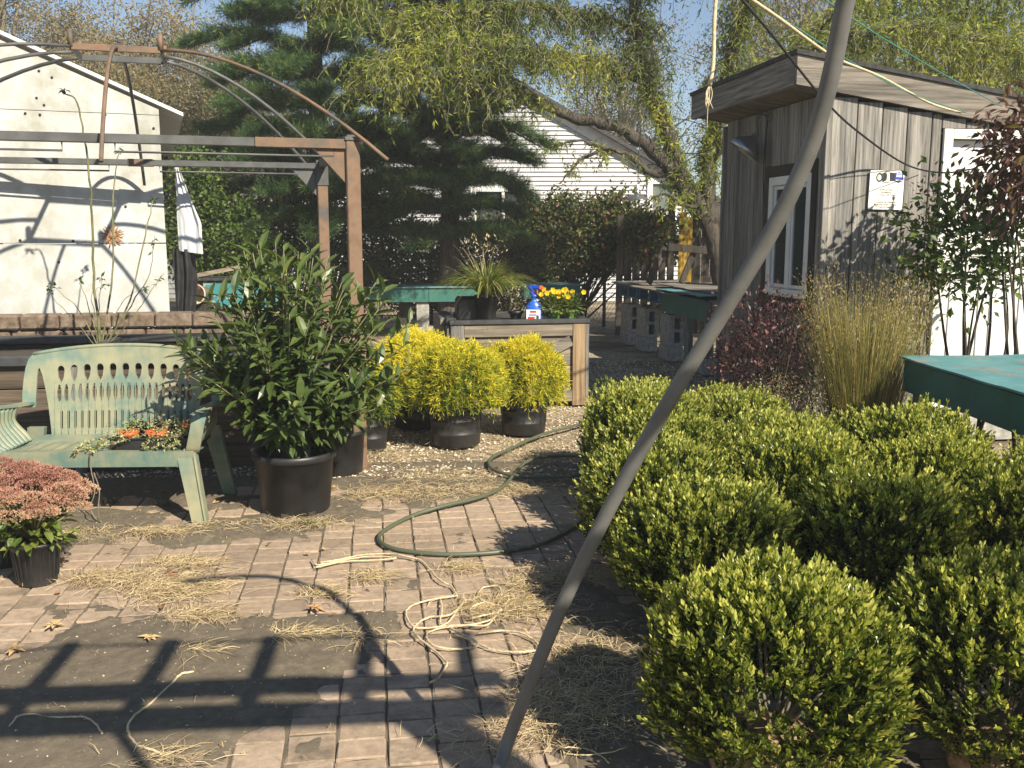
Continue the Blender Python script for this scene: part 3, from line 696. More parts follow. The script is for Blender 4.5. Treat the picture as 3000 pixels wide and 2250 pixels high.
for s in (-1, 1):
    o = taper('leg', BF.p(s * .515, .01, .40), BF.p(s * .585, -.03, 0), .105, .08, .05, .055); ORG[o.name] = ORG[bn.name]
    fbar('leg_edge', BF.p(s * .562, -.02, .38), BF.p(s * .618, -.06, .008), .012, .012, M['bench'], o)
    taper('leg', BF.p(s * .52, .50, .45), BF.p(s * .60, .57, 0), .10, .075, .04, .05)
    def strip(path, wd, th, name):
        q = spline(path, 6); mb = MB(); V = []
        sd = BF.R @ Vector((1, 0, 0))
        for i, p_ in enumerate(q):
            t_ = (q[min(i + 1, len(q) - 1)] - q[max(i - 1, 0)]).normalized(); n_ = sd.cross(t_).normalized()
            V += [p_ - sd * wd / 2, p_ + sd * wd / 2, p_ + sd * wd / 2 + n_ * th, p_ - sd * wd / 2 + n_ * th]
        k = len(q); Fs = [(i * 4 + j, i * 4 + (j + 1) % 4, i * 4 + 4 + (j + 1) % 4, i * 4 + 4 + j) for i in range(k - 1) for j in range(4)] + [(3, 2, 1, 0), (4 * k - 4, 4 * k - 3, 4 * k - 2, 4 * k - 1)]
        return mobj(name, V, Fs, M['bench'], bn, smooth=False)
    arm = strip([BF.p(s * .565, .52, .60), BF.p(s * .58, .36, .612), BF.p(s * .60, .15, .635), BF.p(s * .605, .03, .63), BF.p(s * .60, -.025, .595), BF.p(s * .585, -.035, .52), BF.p(s * .56, -.02, .43), BF.p(s * .55, 0, .40)], .075, .014, 'arm')
    mb = MB()
    for k in range(9):                                 # fluted side panel between arm and seat
        y = .0 + k * .042
        mb.tube(spline([BF.p(s * (.60 - .004 * k), y, .625 - .002 * k), BF.p(s * .585, y, .52), BF.p(s * (.545 - .003 * k), y + .01, .43), BF.p(s * .50, y + .012, .395)], 4), .0215, 6)
    mb.obj('arm_panel', M['bench'], bn, smooth=True)

# tray of small succulent pots on the seat
tx0, tx1 = .06, .54
ty = thing('plant_tray', 'black plastic tray of small pots on the bench seat', 'tray', BF.p(.3, .2, .40))
M['tray'] = M['black_plastic']
mb = MB()
mb.box(BF, tx0, tx1, .10, .40, .398, .404); mb.box(BF, tx0, tx1, .10, .108, .404, .46); mb.box(BF, tx0, tx1, .392, .40, .404, .46); mb.box(BF, tx0, tx0 + .008, .108, .392, .404, .46); mb.box(BF, tx1 - .008, tx1, .108, .392, .404, .46)
mb.obj('tray_shell', M['tray'], ty)
fbox('tray_lip', BF, tx0 - .012, tx1 + .012, .088, .10, .455, .463, M['tray'], ty); fbox('tray_lip', BF, tx0 - .012, tx1 + .012, .40, .412, .455, .463, M['tray'], ty)
for i, (x, y) in enumerate([(x, y) for y in (.175, .32) for x in (.14, .30, .45)]):
    top = .485 + (.015 if y > .2 else 0); cen = BF.p(x, y, .406)
    pt = thing('small_pot', ['orange plant pot in the tray, front left', 'bright orange plant pot in the middle front of the tray', 'dark plant pot in the tray, front right', 'dark plant pot in the tray, back left', 'dark plant pot in the tray, back middle', 'orange plant pot in the tray, back right'][i], 'plant pot', cen, 'small pots in the tray')
    mt_ = M['terracotta'] if i in (0, 1, 5) else M['black_plastic']
    flathe('pot', [(.001, 0), (.042, 0), (.055, top - .43), (.058, top - .43), (.060, top - .40), (.053, top - .402), (.05, top - .44), (.001, top - .44)], cen, mt_, pt, 20)
    n = 130; c = np.array(cen) + [0, 0, top - .40]
    p = c + N.normal(0, 1, (n, 3)) * [.05, .045, .012]; d = rdir(n) * [1, 1, .6] + [0, -.2, .1]
    fol('succulent', leaf_arrays(p, d, UP + .6 * rdir(n), N.uniform(.012, .024, n), N.uniform(.008, .014, n), .3), np.where(N.random(n) < .04, 1., N.random(n) * .88), M['pale_leaf'], pt)['kind'] = 'stuff'
tr = thing('trailing_succulent', 'pale succulent trailing over the front edge of the bench seat', 'succulent', BF.p(.02, 0, .41))
strands = [[BF.p(.25, .15, .47), BF.p(.12, .06, .45), BF.p(.02, .02, .43), BF.p(-.05, -.03, .42)], [BF.p(.14, .12, .47), BF.p(.03, .05, .47), BF.p(-.04, -.01, .44), BF.p(-.10, -.04, .40)],
           [BF.p(.30, .12, .47), BF.p(.27, .05, .42), BF.p(.30, -.02, .43)], [BF.p(.45, .12, .47), BF.p(.44, .05, .43), BF.p(.40, -.01, .43)],
           [BF.p(.05, .05, .45), BF.p(.01, -.035, .42), BF.p(.005, -.045, .33), BF.p(.02, -.05, .2), BF.p(-.01, -.05, .1), BF.p(.02, -.05, .03)], [BF.p(.02, -.045, .30), BF.p(.045, -.05, .2), BF.p(.03, -.05, .08), BF.p(.05, -.06, .01)],
           [BF.p(.3, .1, .46), BF.p(.42, .07, .47), BF.p(.53, .1, .5)], [BF.p(.5, .2, .5), BF.p(.42, .1, .47), BF.p(.33, .0, .42)]]
mb = MB()
for s_ in strands: mb.tube(spline(s_, 5), .0035, 5)
mb.obj('stems', M['twig'], tr, smooth=True)
pl = np.concatenate([np.array(spline(s_, 14))[:(40 if len(s_) < 5 else 9)] for s_ in strands[:4] + strands[6:]] + [np.array(spline(strands[4], 14))[:16]])
pl = np.repeat(pl, 3, 0); n = len(pl)
fol('leaves', leaf_arrays(pl + N.normal(0, .006, (n, 3)), rdir(n) + [0, -.3, .3], UP + .6 * rdir(n), N.uniform(.012, .026, n), N.uniform(.008, .015, n), .3), np.where(N.random(n) < .05, 1., N.random(n) * .9), M['pale_leaf'], tr)

# ------------------------------------------------------------------ pots
def pot_profile(rt, rb_, h, rim=.03, ribs=()):
    pr = [(.001, 0), (rb_ * .94, 0), (rb_, .01)]
    f = lambda z: rb_ + (rt - rb_) * z / h
    for z in ribs: pr += [(f(z) , z - .006), (f(z) + .005, z), (f(z), z + .006)]
    pr += [(rt, h - rim), (rt + .016, h - rim + .004), (rt + .018, h - .004), (rt + .010, h), (rt - .006, h - .003), (rt - .01, h - .05), (.001, h - .05)]
    return pr
def pot(c, rt, rb_, h, parent, mat=None, rim=.03, ribs=(), soil=True):
    o = flathe('pot', pot_profile(rt, rb_, h, rim, ribs), c, mat or M['black_plastic'], parent, 36); ORG[o.name] = ORG[parent.name]
    if soil: flathe('soil', [(rt - .012, h - .045), (rt * .5, h - .03), (.001, h - .028)], c, M['soil'], parent, 24)
    return o

# sedum
def sedum(c, lab, big):
    t_ = thing('potted_sedum', lab, 'potted plant', c, 'sedum pots'); po = pot(c, .105, .085, .21, t_, rim=.02)
    mb = MB()
    for k in range(24):
        a = 2 * math.pi * k / 24; mb.tube([Vector(c) + Vector((.0895 * math.cos(a), .0895 * math.sin(a), .03)), Vector(c) + Vector((.1035 * math.cos(a), .1035 * math.sin(a), .17))], .003, 4)
    mb.obj('pot_ribs', M['black_plastic'], po)
    ax = np.array(c) + [0, 0, .19]; mb = MB(); heads = []
    for k in range(64 if big else 8):
        a = R.random() * 6.28; rr = .235 * math.sqrt(R.random()); q = ax + [rr * math.cos(a) - .01, rr * math.sin(a), .32 - 2.7 * rr * rr + R.gauss(0, .018)]
        heads.append((q, R.uniform(.055, .085), rr)); mb.tube([ax, (ax * .5 + q * .5) + [0, 0, .02], q], .005, 5)
    mb.obj('stems', M['cane'], t_, smooth=True)
    A = []
    for q, r_, rr in heads:
        n = 420; f = rdir(n); f[:, 2] = np.abs(f[:, 2]); p = q + f * [r_, r_, .030] * (.8 + .25 * N.random((n, 1)))
        A.append((leaf_arrays(p, f + .7 * rdir(n) + UP * .3, rdir(n), np.full(n, .009), np.full(n, .008), .4), np.clip(.2 + .55 * rr / .21 + N.normal(0, .2, n), 0, 1)))
    fol2('flower_heads', A, M['sedum_flower'], t_)
    n = 130; a = N.uniform(0, 6.28, n); z = N.uniform(.0, .15, n); rr = N.uniform(.06, .14, n)
    p = ax + np.stack([rr * np.cos(a), rr * np.sin(a), z], 1); d = np.stack([np.cos(a), np.sin(a), N.normal(-.1, .5, n)], 1)
    fol('leaves', leaf8_arrays(p, d, UP + .5 * rdir(n), N.uniform(.05, .08, n), N.uniform(.03, .045, n)), N.random(n) * .5 + .5, M['shrub_leaf'], t_)
c = G(112, 1705); sedum(c, 'pink flowering sedum in a ribbed black pot before the bench', True)
c = G(20, 1650); sedum(c, 'shaded second sedum pot behind the pink one at the left edge', False)

# laurel
c = G(868, 1492); lt = thing('potted_laurel', 'tall glossy laurel in a big black pot beside the bench', 'potted plant', c)
po = pot(c, .225, .195, .36, lt, rim=.045)
for a in (3.9, 4.6, 5.4): fbox('drain_slot', Frame((c.x + .194 * math.cos(a), c.y + .194 * math.sin(a), 0), math.degrees(a) + 90), -.022, .022, -.004, .006, .0, .03, M['soil'], po)
mb = MB(); base = Vector(c) + Vector((0, 0, .30)); shoots = []
mb.tube([base, base + Vector((.01, 0, .10)), base + Vector((.0, 0, .2))], [.026, .023, .02], 8)
for k in range(150):
    a = R.random() * 6.28; h = R.uniform(.20, 1.26); q = (h - .22) / 1.06
    rad = (.20 + .62 * math.sin(min(1, q * 1.25 + .12) * math.pi * .78) ** .9) * R.uniform(.45, 1) * .84 + .02
    if q > .85: rad *= .65
    tip = base + Vector((rad * math.cos(a) + .03, rad * math.sin(a), h)); mid = base + Vector((rad * .45 * math.cos(a), rad * .45 * math.sin(a), .1 + (h - .1) * .5))
    pts = spline([base + Vector((0, 0, .1)), mid, tip], 5); mb.tube(pts, [.006 - .0035 * i / (len(pts) - 1) for i in range(len(pts))], 5)
    shoots.append((pts, (tip - mid).normalized()))
mb.obj('stems', M['cane'], lt, smooth=True)
pl, dl, nl, ll, tl = [], [], [], [], []
for pts, dr in shoots:
    tip = pts[-1]; k = R.randint(18, 24)
    for j in range(k):
        s = (j / k) ** .8; i_ = len(pts) - 1 - int(s * 7); q = pts[i_] + (pts[max(0, i_ - 1)] - pts[i_]) * R.random()
        a = j * 2.4 + R.random() * .6; side = dr.orthogonal().normalized(); side.rotate(Matrix.Rotation(a, 3, dr))
        op = .35 + .75 * s
        dv = (dr * (1.0 - op * .75) + side * (.45 + op * .6) + Vector((0, 0, .12 - .35 * s))).normalized()
        pl.append(q); dl.append(dv); nl.append((Vector((0, 0, 1)) * .8 + dr * .6 - dv * .3 + Vector((R.gauss(0, .25), R.gauss(0, .25), 0)))); ll.append(R.uniform(.095, .150)); tl.append(min(1, max(0, .62 - .45 * s + R.gauss(0, .16))))
ll = np.array(ll); pl, dl, nl, tl = np.array(pl), np.array(dl), np.array(nl), np.array(tl)
front = np.argsort(pl[:, 1] - .1 * pl[:, 2])[:290]; back = np.setdiff1d(np.arange(len(pl)), front)
fol('leaves', leaf8_arrays(pl[back], dl[back], nl[back], ll[back], ll[back] * .345, .14, .14), tl[back], M['laurel_leaf'], lt)['kind'] = 'stuff'
LM = {}
for i in front:                                       # the leaves nearest the camera, each by itself
    q = min(7, int(tl[i] * 8))
    if q not in LM:
        a_, f_, m__ = leaf8_arrays(np.zeros((1, 3)), np.array([[1., 0, 0]]), np.array([[0, 0, 1.]]), [1.], [.345], .14, .14); LM[q] = mesh_data('leaf', a_, f_, M['laurel_leaf'], tint=np.full(8, (q + .5) / 8))
    x_ = Vector(dl[i]).normalized(); s_ = x_.cross(Vector(nl[i])).normalized(); z_ = s_.cross(x_); o = bpy.data.objects.new('leaf', LM[q]); C.objects.link(o); o.parent = lt
    mt_ = Matrix((( x_.x, -s_.x, z_.x), (x_.y, -s_.y, z_.y), (x_.z, -s_.z, z_.z))) * ll[i]
    o.matrix_local = Matrix.Translation(Vector(pl[i] - ORG[lt.name])) @ mt_.to_4x4()

# golden thread-leaf cypresses
def cypress(c, rt, h, R_, Hh, lab, yel, n=4000):
    t_ = thing('potted_cypress', lab, 'potted plant', c, 'golden cypresses in black pots')
    pot(c, rt, rt * .9, h, t_, rim=.02, ribs=(h * .35, h * .7))
    mb = MB(); b0 = Vector(c) + Vector((0, 0, h - .03))
    for k in range(14):
        a = R.random() * 6.28; mb.tube(spline([b0, b0 + Vector((.1 * math.cos(a), .1 * math.sin(a), Hh * .4)), b0 + Vector((R_ * .6 * math.cos(a), R_ * .6 * math.sin(a), Hh * R.uniform(.4, .8)))], 4), .006, 5)
    mb.obj('stems', M['bark'], t_, smooth=True)
    cc = np.array(c) + [0, 0, h + Hh * .36]
    f = rdir(n); f[:, 2] = np.where(f[:, 2] < -.55, -f[:, 2], f[:, 2])
    lump = 1 + .13 * np.sin(f[:, 0] * 7 + R.random() * 6) * np.cos(f[:, 1] * 6 + R.random() * 6) + .05 * N.normal(size=n)
    rr = (.55 + .45 * N.random(n) ** .6) * lump
    st = cc + f * np.array([R_, R_, Hh * .62]) * rr[:, None] * .86
    dr = unit(f + UP * .35 + .5 * rdir(n)); k = 4; t = np.linspace(0, 1, k); L = N.uniform(.04, .085, n)
    pts = st[:, None] + L[:, None, None] * (dr[:, None] * t[None, :, None] - UP * (.75 * t ** 2)[None, :, None])
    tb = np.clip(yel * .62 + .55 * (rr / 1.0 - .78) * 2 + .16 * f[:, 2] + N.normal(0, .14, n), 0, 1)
    A = [(ribbon_arrays(pts, rdir(n), .004, .002), tb)]
    for j in range(8):                                  # side threads
        q = pts[:, 1 + j % 3]; sd = rdir(n); d2 = unit(dr + sd * 1.0 - UP * .25); L2 = N.uniform(.024, .055, n)
        A.append((leaf_arrays(q, d2, rdir(n), L2, np.full(n, .0062), .2, .5), np.clip(tb + N.normal(.04, .18, n), 0, 1)))
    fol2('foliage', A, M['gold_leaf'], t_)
cy_ = lambda u, v, s: (lambda q: (q.x, q.y + s, 0))(G(u, v))
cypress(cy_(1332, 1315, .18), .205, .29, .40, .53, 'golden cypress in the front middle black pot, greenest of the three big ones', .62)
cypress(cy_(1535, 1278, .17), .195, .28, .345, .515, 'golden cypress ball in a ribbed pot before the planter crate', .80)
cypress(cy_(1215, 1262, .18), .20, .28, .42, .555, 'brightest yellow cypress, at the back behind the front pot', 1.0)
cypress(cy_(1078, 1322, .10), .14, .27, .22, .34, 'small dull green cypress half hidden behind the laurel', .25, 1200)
c = G(985, 1400); t_ = thing('empty_pot', 'empty black nursery pot behind the laurel pot', 'plant pot', (c.x, c.y + .15, 0)); pot((c.x, c.y + .15, 0), .17, .15, .30, t_, soil=False)

# ------------------------------------------------------------------ crate planter in the middle
q0 = G(1322, 1190); PL = Frame((-.565, 8.72, 0), 9.5)
pc = thing('crate_planter', 'weathered wooden crate planter with dark rim and diagonal brace', 'planter', PL.p(.63, .5))
W2, D2, H2 = 1.28, .95, .775
fbox('corner_post', PL, 0, .125, -.03, 0, 0, H2, M['wood_v'], pc); fbox('corner_post', PL, W2 - .135, W2 - .012, -.032, 0, 0, H2, M['tan_v'], pc)
fbox('post_side', PL, W2 - .010, W2 + .02, -.030, .1, 0, H2, M['wood_v'], pc)
fbox('top_rail', PL, .127, W2 - .137, -.026, 0, H2 - .115, H2 - .002, M['tan_x'], pc)
fbox('bottom_rail', PL, .127, W2 - .137, -.026, 0, .04, .14, M['wood_x'], pc)
for i in range(4): fbox('plank', PL, .0, W2 - .012, .004, .026, .05 + i * .165, .05 + i * .165 + .159, M['tan_x'], pc)
fbar('diagonal_brace', PL.p(W2 - .15, -.014, H2 - .16), PL.p(.15, -.014, .12), .022, .10, M['wood_x'], pc, up=(0, 0, 1))
for i in range(4):
    fbox('plank', PL, -.03, -.004, .0, D2, .05 + i * .18, .05 + i * .18 + .172, M['wood_x'], pc); fbox('plank', PL, W2 + .0, W2 + .02, .105, D2, .05 + i * .18, .05 + i * .18 + .172, M['wood_x'], pc)
    fbox('plank', PL, .0, W2, D2 - .025, D2, .05 + i * .18, .05 + i * .18 + .172, M['wood_x'], pc)
fbox('side_board', PL, -.075, -.034, .18, D2 + .02, .36, H2 + .05, M['wood_x'], pc)
fbox('rim', PL, -.01, W2 + .03, -.045, .055, H2 + .001, H2 + .042, M['dark_rim'], pc, .006); fbox('rim', PL, -.03, W2 + .03, D2 - .06, D2 + .03, H2 + .001, H2 + .042, M['dark_rim'], pc, .006)
fbox('rim', PL, -.03, .06, .057, D2 - .062, H2 + .002, H2 + .06, M['dark_rim'], pc, .006); fbox('rim', PL, W2 - .05, W2 + .03, .057, D2 - .062, H2 + .001, H2 + .041, M['dark_rim'], pc, .006)
fbox('deck', PL, .02, W2 - .02, .03, D2 - .03, H2 - .05, H2 + .010, M['soil'], pc)
ZT = H2 + .0425
zd = H2 + .012
# strappy plant
c = PL.p(.36, .18, zd); t_ = thing('potted_daylily', 'strappy green daylily with dried stalks in a black pot on the crate planter', 'potted plant', c)
pot(c, .10, .085, .25, t_, rim=.02)
def blades(c, n, L, out, w_, k=7, droop=1.1, up=1.0):
    a = N.uniform(0, 6.28, n); Ls = N.uniform(*L, n); o_ = np.stack([np.cos(a), np.sin(a), 0 * a], 1); t = np.linspace(0, 1, k)
    ou = N.uniform(*out, n)
    hz = (ou[:, None] * (t ** 1.25)[None]); vt = up * t[None] - droop * ou[:, None] * (t ** 2.4)[None]
    pts = np.array(c) + o_[:, None] * N.uniform(0, .05, n)[:, None, None] + Ls[:, None, None] * (o_[:, None] * hz[..., None] + UP * vt[..., None])
    return ribbon_arrays(pts, np.cross(o_, UP) + .3 * rdir(n), w_, w_ * .15)
A = [(blades(np.array(c) + [0, 0, .22], 600, (.30, .54), (.35, 1.2), .015, droop=.78, up=1.0), np.clip(N.normal(.55, .2, 600), 0, 1)), (blades(np.array(c) + [0, 0, .22], 22, (.22, .36), (.6, 1.1), .007, droop=1.4), N.uniform(.8, 1, 22))]
fol2('leaves', A, M['lily'], t_)
A = [(blades(np.array(c) + [0, 0, .22], 40, (.36, .58), (.1, 1.0), .006, droop=.25), N.uniform(.5, 1, 40))]
a = N.uniform(0, 6.28, 70); p = np.array(c) + np.stack([.2 * np.cos(a) * N.random(70), .2 * np.sin(a) * N.random(70), N.uniform(.62, .80, 70)], 1)
A.append((leaf_arrays(p, rdir(70) + UP, rdir(70), np.full(70, .035), np.full(70, .008)), N.uniform(.7, 1, 70)))
fol2('dry_stalks', A, M['straw'], t_)
c = PL.p(.19, .34, zd); t_ = thing('empty_pot', 'dark square pot behind the daylily on the crate planter', 'plant pot', c)
mb = MB(); mb.box(Frame(c, 9), -.1, .1, -.1, .1, 0, .22, .02); mb.obj('pot', M['black_plastic'], t_); fbox('soil', Frame(c, 9), -.085, .085, -.085, .085, .2205, .226, M['soil'], t_)
# spray bottle
c = PL.p(.80, .12, zd); c = Vector(c) + Vector((0, 0, .001)); sb = thing('spray_bottle', 'blue trigger spray bottle with white label and orange nozzle', 'spray bottle', c)
BT = Frame(c, -6)
M['bottle_blue'] = plain('blue bottle plastic', (.02, .10, .45), .3); M['label_white'] = plain('white label', (.78, .78, .80), .5); M['nozzle'] = plain('orange nozzle', (.75, .12, .02), .4); M['label_red'] = plain('red print', (.6, .03, .03), .5); M['trigger_blue'] = plain('deep blue trigger', (.01, .04, .38), .35); M['label_green'] = plain('dark print', (.03, .06, .05), .5)
prof = [(.001, 0), (.075, .0), (.08, .012), (.08, .10), (.07, .15), (.035, .185), (.022, .195), (.022, .225), (.026, .226), (.026, .25), (.001, .252)]
mb = MB(); mb.lathe(prof, c, 28); mb.V = [tuple(Vector(v) * 1 if True else v) for v in mb.V]
cV = np.array(mb.V); cV[:, 1] = c.y + (cV[:, 1] - c.y) * .55
bo = mobj('bottle', cV, mb.F, M['bottle_blue'], sb, True); ORG[bo.name] = ORG[sb.name]
lb = fbox('label', BT, -.066, .066, -.050, -.046, .004, .112, M['label_white'], bo, .001); 
fbox('label_print', BT, -.030, .028, -.053, -.0504, .085, .102, M['label_red'], bo, .0005); fbox('label_print', BT, -.050, .014, -.053, -.0504, .028, .046, M['label_red'], bo, .0005); fbox('label_print', BT, .030, .052, -.053, -.0504, .030, .058, M['label_green'], bo, .0005)
fbox('label_print', BT, -.040, .03, -.053, -.0504, .066, .070, M['trigger_blue'], bo, .0005); fbox('label_print', BT, -.040, .045, -.053, -.0504, .056, .060, M['trigger_blue'], bo, .0005)
mb = MB(); mb.tube(spline([BT.p(-.012, 0, .25), BT.p(-.02, 0, .29), BT.p(-.035, 0, .325)], 4), [.022, .021, .021, .02, .022, .022, .022, .021, .02], 10); mb.box(BT, -.055, .05, -.018, .018, .30, .335, .008); mb.obj('spray_head', M['trigger_blue'], sb)
fbar('trigger', BT.p(.03, 0, .31), BT.p(.035, 0, .25), .012, .012, M['nozzle'], sb); fbox('nozzle', BT, .0505, .085, -.017, .017, .298, .333, M['nozzle'], sb, .004)
# pansies
def pansy(c, lab, n, fl, seed):
    t_ = thing('potted_pansy', lab, 'potted plant', c, 'pansies on the crate planter')
    mg = plain('green thin pot', (.10, .22, .05), .5); pot(c, .065, .05, .10, t_, mg, rim=.012)
    cc = np.array(c) + [0, 0, .15]; p = ell(n, cc, (.15, .14, .10)); d = unit(p - cc + UP * .02 + .04 * rdir(n))
    fol('leaves', leaf_arrays(p, d, UP + .5 * rdir(n), N.uniform(.035, .06, n), N.uniform(.022, .036, n)), N.random(n) * .45 + .55, M['shrub_leaf'], t_)
    for k in range(fl):
        q = cc + [R.uniform(-.13, .13), R.uniform(-.12, .05), R.uniform(.08, .15)]; a = np.arange(5) * 1.257 + R.random()
        dd = np.stack([np.cos(a), 0 * a - .25, np.sin(a)], 1)
        fol('flower', leaf_arrays(np.repeat(q[None], 5, 0), dd, np.repeat([[0, -1., .1]], 5, 0), np.full(5, .027), np.full(5, .029), .1, .6), N.random(5), M['pansy'], t_)
pansy(PL.p(1.00, .14, zd), 'yellow pansy in a thin pot, left of the two beside the spray bottle', 280, 14, 1); pansy(PL.p(1.16, .16, zd), 'yellow pansy in a thin pot at the right corner of the crate planter', 300, 6, 2)
c = PL.p(.66, .3, zd); t_ = thing('potted_alyssum', 'small white flowered plant between daylily and spray bottle', 'potted plant', c); pot(c, .06, .05, .09, t_)
n = 160; p = ell(n, np.array(c) + [0, 0, .2], (.12, .1, .12)); fol('leaves', leaf_arrays(p, rdir(n) + UP * .5, rdir(n), N.uniform(.02, .05, n), np.full(n, .012)), N.random(n), M['aster'], t_)
p = np.array(c) + [.02, -.02, .0] + N.normal(0, 1, (14, 3)) * [.06, .05, .05] + [0, 0, .28]; fol('flowers', leaf_arrays(p, rdir(14), rdir(14), np.full(14, .03), np.full(14, .03)), N.random(14), M['white_petal'], t_)['kind'] = 'stuff'
# ------------------------------------------------------------------ shed on the right
SH = Frame((2.38, 7.37, 0), 9.5)
sh = thing('garden_shed', 'weathered grey board shed with flat overhanging roof', 'shed', SH.p(1.2, 1.0))
LW, RW = 1.96, 2.6
roofz = lambda x: 2.70 - .15 * (x + .3)
y = .0
bi = 0
while y < LW - .01:
    wd = min(R.choice((.14, .15, .16)), LW - y); top = roofz(0) - .02
    a, b_ = y + .0025, y + wd - .0025
    if b_ < .165 or a > .975: fbox('board', SH, -.018 - R.random() * .005, 0, a, b_, .0, top, M['wood_v'], sh, .003)
    else:
        fbox('board', SH, -.018 - R.random() * .005, 0, a, b_, .0, 1.0, M['wood_v'], sh, .003); fbox('board', SH, -.018 - R.random() * .005, 0, a, b_, 2.16, top, M['wood_v'], sh, .003)
    y += wd
fbox('corner_trim', SH, -.045, .0, -.04, .006, 0, roofz(0) - .025, M['wood_v'], sh); fbox('corner_trim', SH, -.05, .04, LW + .001, LW + .04, 0, 2.6, M['wood_v'], sh)
x = .002
while x < .90:
    wd = min(.205, .905 - x); fbox('board', SH, x + .0045, x + wd - .0045, -.022 - R.random() * .004, 0, 0, roofz(x + wd) - .02, M['wood_v'], sh, .003); x += wd
x = .905
while x < 2.6: fbox('board', SH, x + .003, x + .197, -.022 - R.random() * .004, 0, 2.395 if x < 1.85 else 0, roofz(x + .2) - .02, M['wood_v'], sh, .003); x += .2
for nm, args in (('back_wall', (0, RW, LW - .03, LW, 0, 2.3)), ('side_wall', (RW - .03, RW, .002, LW - .032, 0, 2.3))): fbox(nm, SH, *args, M['wood_v'], sh)
# dark inner lining so that the boards' joints read dark, with the window and door openings left free
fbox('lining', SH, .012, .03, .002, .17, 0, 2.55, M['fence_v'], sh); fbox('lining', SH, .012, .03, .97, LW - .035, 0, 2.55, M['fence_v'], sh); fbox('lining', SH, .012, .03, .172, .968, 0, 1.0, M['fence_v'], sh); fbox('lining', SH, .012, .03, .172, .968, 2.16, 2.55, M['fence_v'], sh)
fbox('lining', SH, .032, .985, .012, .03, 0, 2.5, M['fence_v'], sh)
# roof
def slab(name, x0, x1, y0, y1, z_lo, z_hi, mat, par):
    V = [SH.p(x, y, roofz(x) + dz) for dz in (z_lo, z_hi) for y in (y0, y1) for x in (x0, x1)]
    o = mobj(name, V, [(0, 2, 3, 1), (4, 5, 7, 6), (0, 1, 5, 4), (2, 6, 7, 3), (0, 4, 6, 2), (1, 3, 7, 5)], mat, par); ORG[o.name] = ORG[par.name]; return o
rf = slab('roof', -.33, RW + .3, -.09, LW + .2, .192, .225, M['felt'], sh)
slab('soffit', -.28, RW + .25, -.036, LW + .15, -.005, .02, M['wood_x'], rf)
slab('fascia', -.315, RW + .28, -.072, -.038, -.02, .190, M['wood_x'], rf)
slab('fascia', -.316, -.282, -.036, LW + .185, -.02, .190, M['wood_y'], rf)
# window
wn = fbox('window', SH, -.035, .01, .185, .255, 1.09, 2.07, M['white_paint'], sh); ORG[wn.name] = ORG[sh.name]
fbox('frame', SH, -.035, .01, .885, .955, 1.09, 2.07, M['white_paint'], wn); fbox('frame', SH, -.035, .01, .257, .883, 2.0, 2.07, M['white_paint'], wn); fbox('sill', SH, -.045, .01, .257, .883, 1.085, 1.15, M['white_paint'], wn)
fbox('mullion', SH, -.028, .008, .535, .59, 1.152, 1.998, M['white_paint'], wn)
for a, b_ in ((.27, .53), (.595, .87)):
    fbox('sash', SH, -.02, .004, a, a + .025, 1.155, 1.995, M['white_paint'], wn); fbox('sash', SH, -.02, .004, b_ - .025, b_, 1.155, 1.995, M['white_paint'], wn)
    fbox('sash', SH, -.02, .004, a + .027, b_ - .027, 1.155, 1.185, M['white_paint'], wn); fbox('sash', SH, -.02, .004, a + .027, b_ - .027, 1.965, 1.995, M['white_paint'], wn)
    fbox('pane', SH, -.008, -.004, a + .026, b_ - .026, 1.186, 1.964, M['glass'], wn)
for args in ((-.03, -.022, .10, .183, .95, 2.17), (-.03, -.022, .957, 1.03, .95, 2.17), (-.031, -.022, .185, .955, 2.075, 2.16), (-.031, -.022, .185, .955, .97, 1.083)): fbox('window_casing', SH, args[0] - .008, args[1] - .002, *args[2:], M['fence_v'], sh)
# door
fbox('door_trim', SH, .915, .992, -.05, -.024, .2, 2.39, M['white_paint'], sh); fbox('door_trim', SH, 1.83, 1.91, -.05, -.024, .2, 2.39, M['white_paint'], sh); fbox('door_trim', SH, .994, 1.828, -.05, -.024, 2.315, 2.389, M['white_paint'], sh)
dr = fbox('door', SH, .994, 1.828, .02, .06, .2, 2.314, M['white_paint'], sh); ORG[dr.name] = ORG[sh.name]
for a, b_ in ((1.09, 1.37), (1.45, 1.73)):
    for z0, z1 in ((1.62, 2.10), (.45, 1.45)):
        mb = MB(); mb.box(SH, a, b_, .008, .0195, z0, z0 + .025); mb.box(SH, a, b_, .008, .0195, z1 - .025, z1); mb.box(SH, a, a + .025, .008, .0195, z0 + .026, z1 - .026); mb.box(SH, b_ - .025, b_, .008, .0195, z0 + .026, z1 - .026); mb.obj('door_panel', M['white_paint'], dr)
flathe('door_knob', [(.001, 0), (.02, .002), (.012, .02), (.03, .035), (.028, .05), (.001, .058)], SH.p(1.77, .02, 1.15), M['galv'], dr, 16, ax=SH.R @ Vector((0, -1, 0)))
fbox('door_step', SH, .9, 1.92, -.25, -.03, 0, .19, M['concrete'], sh)
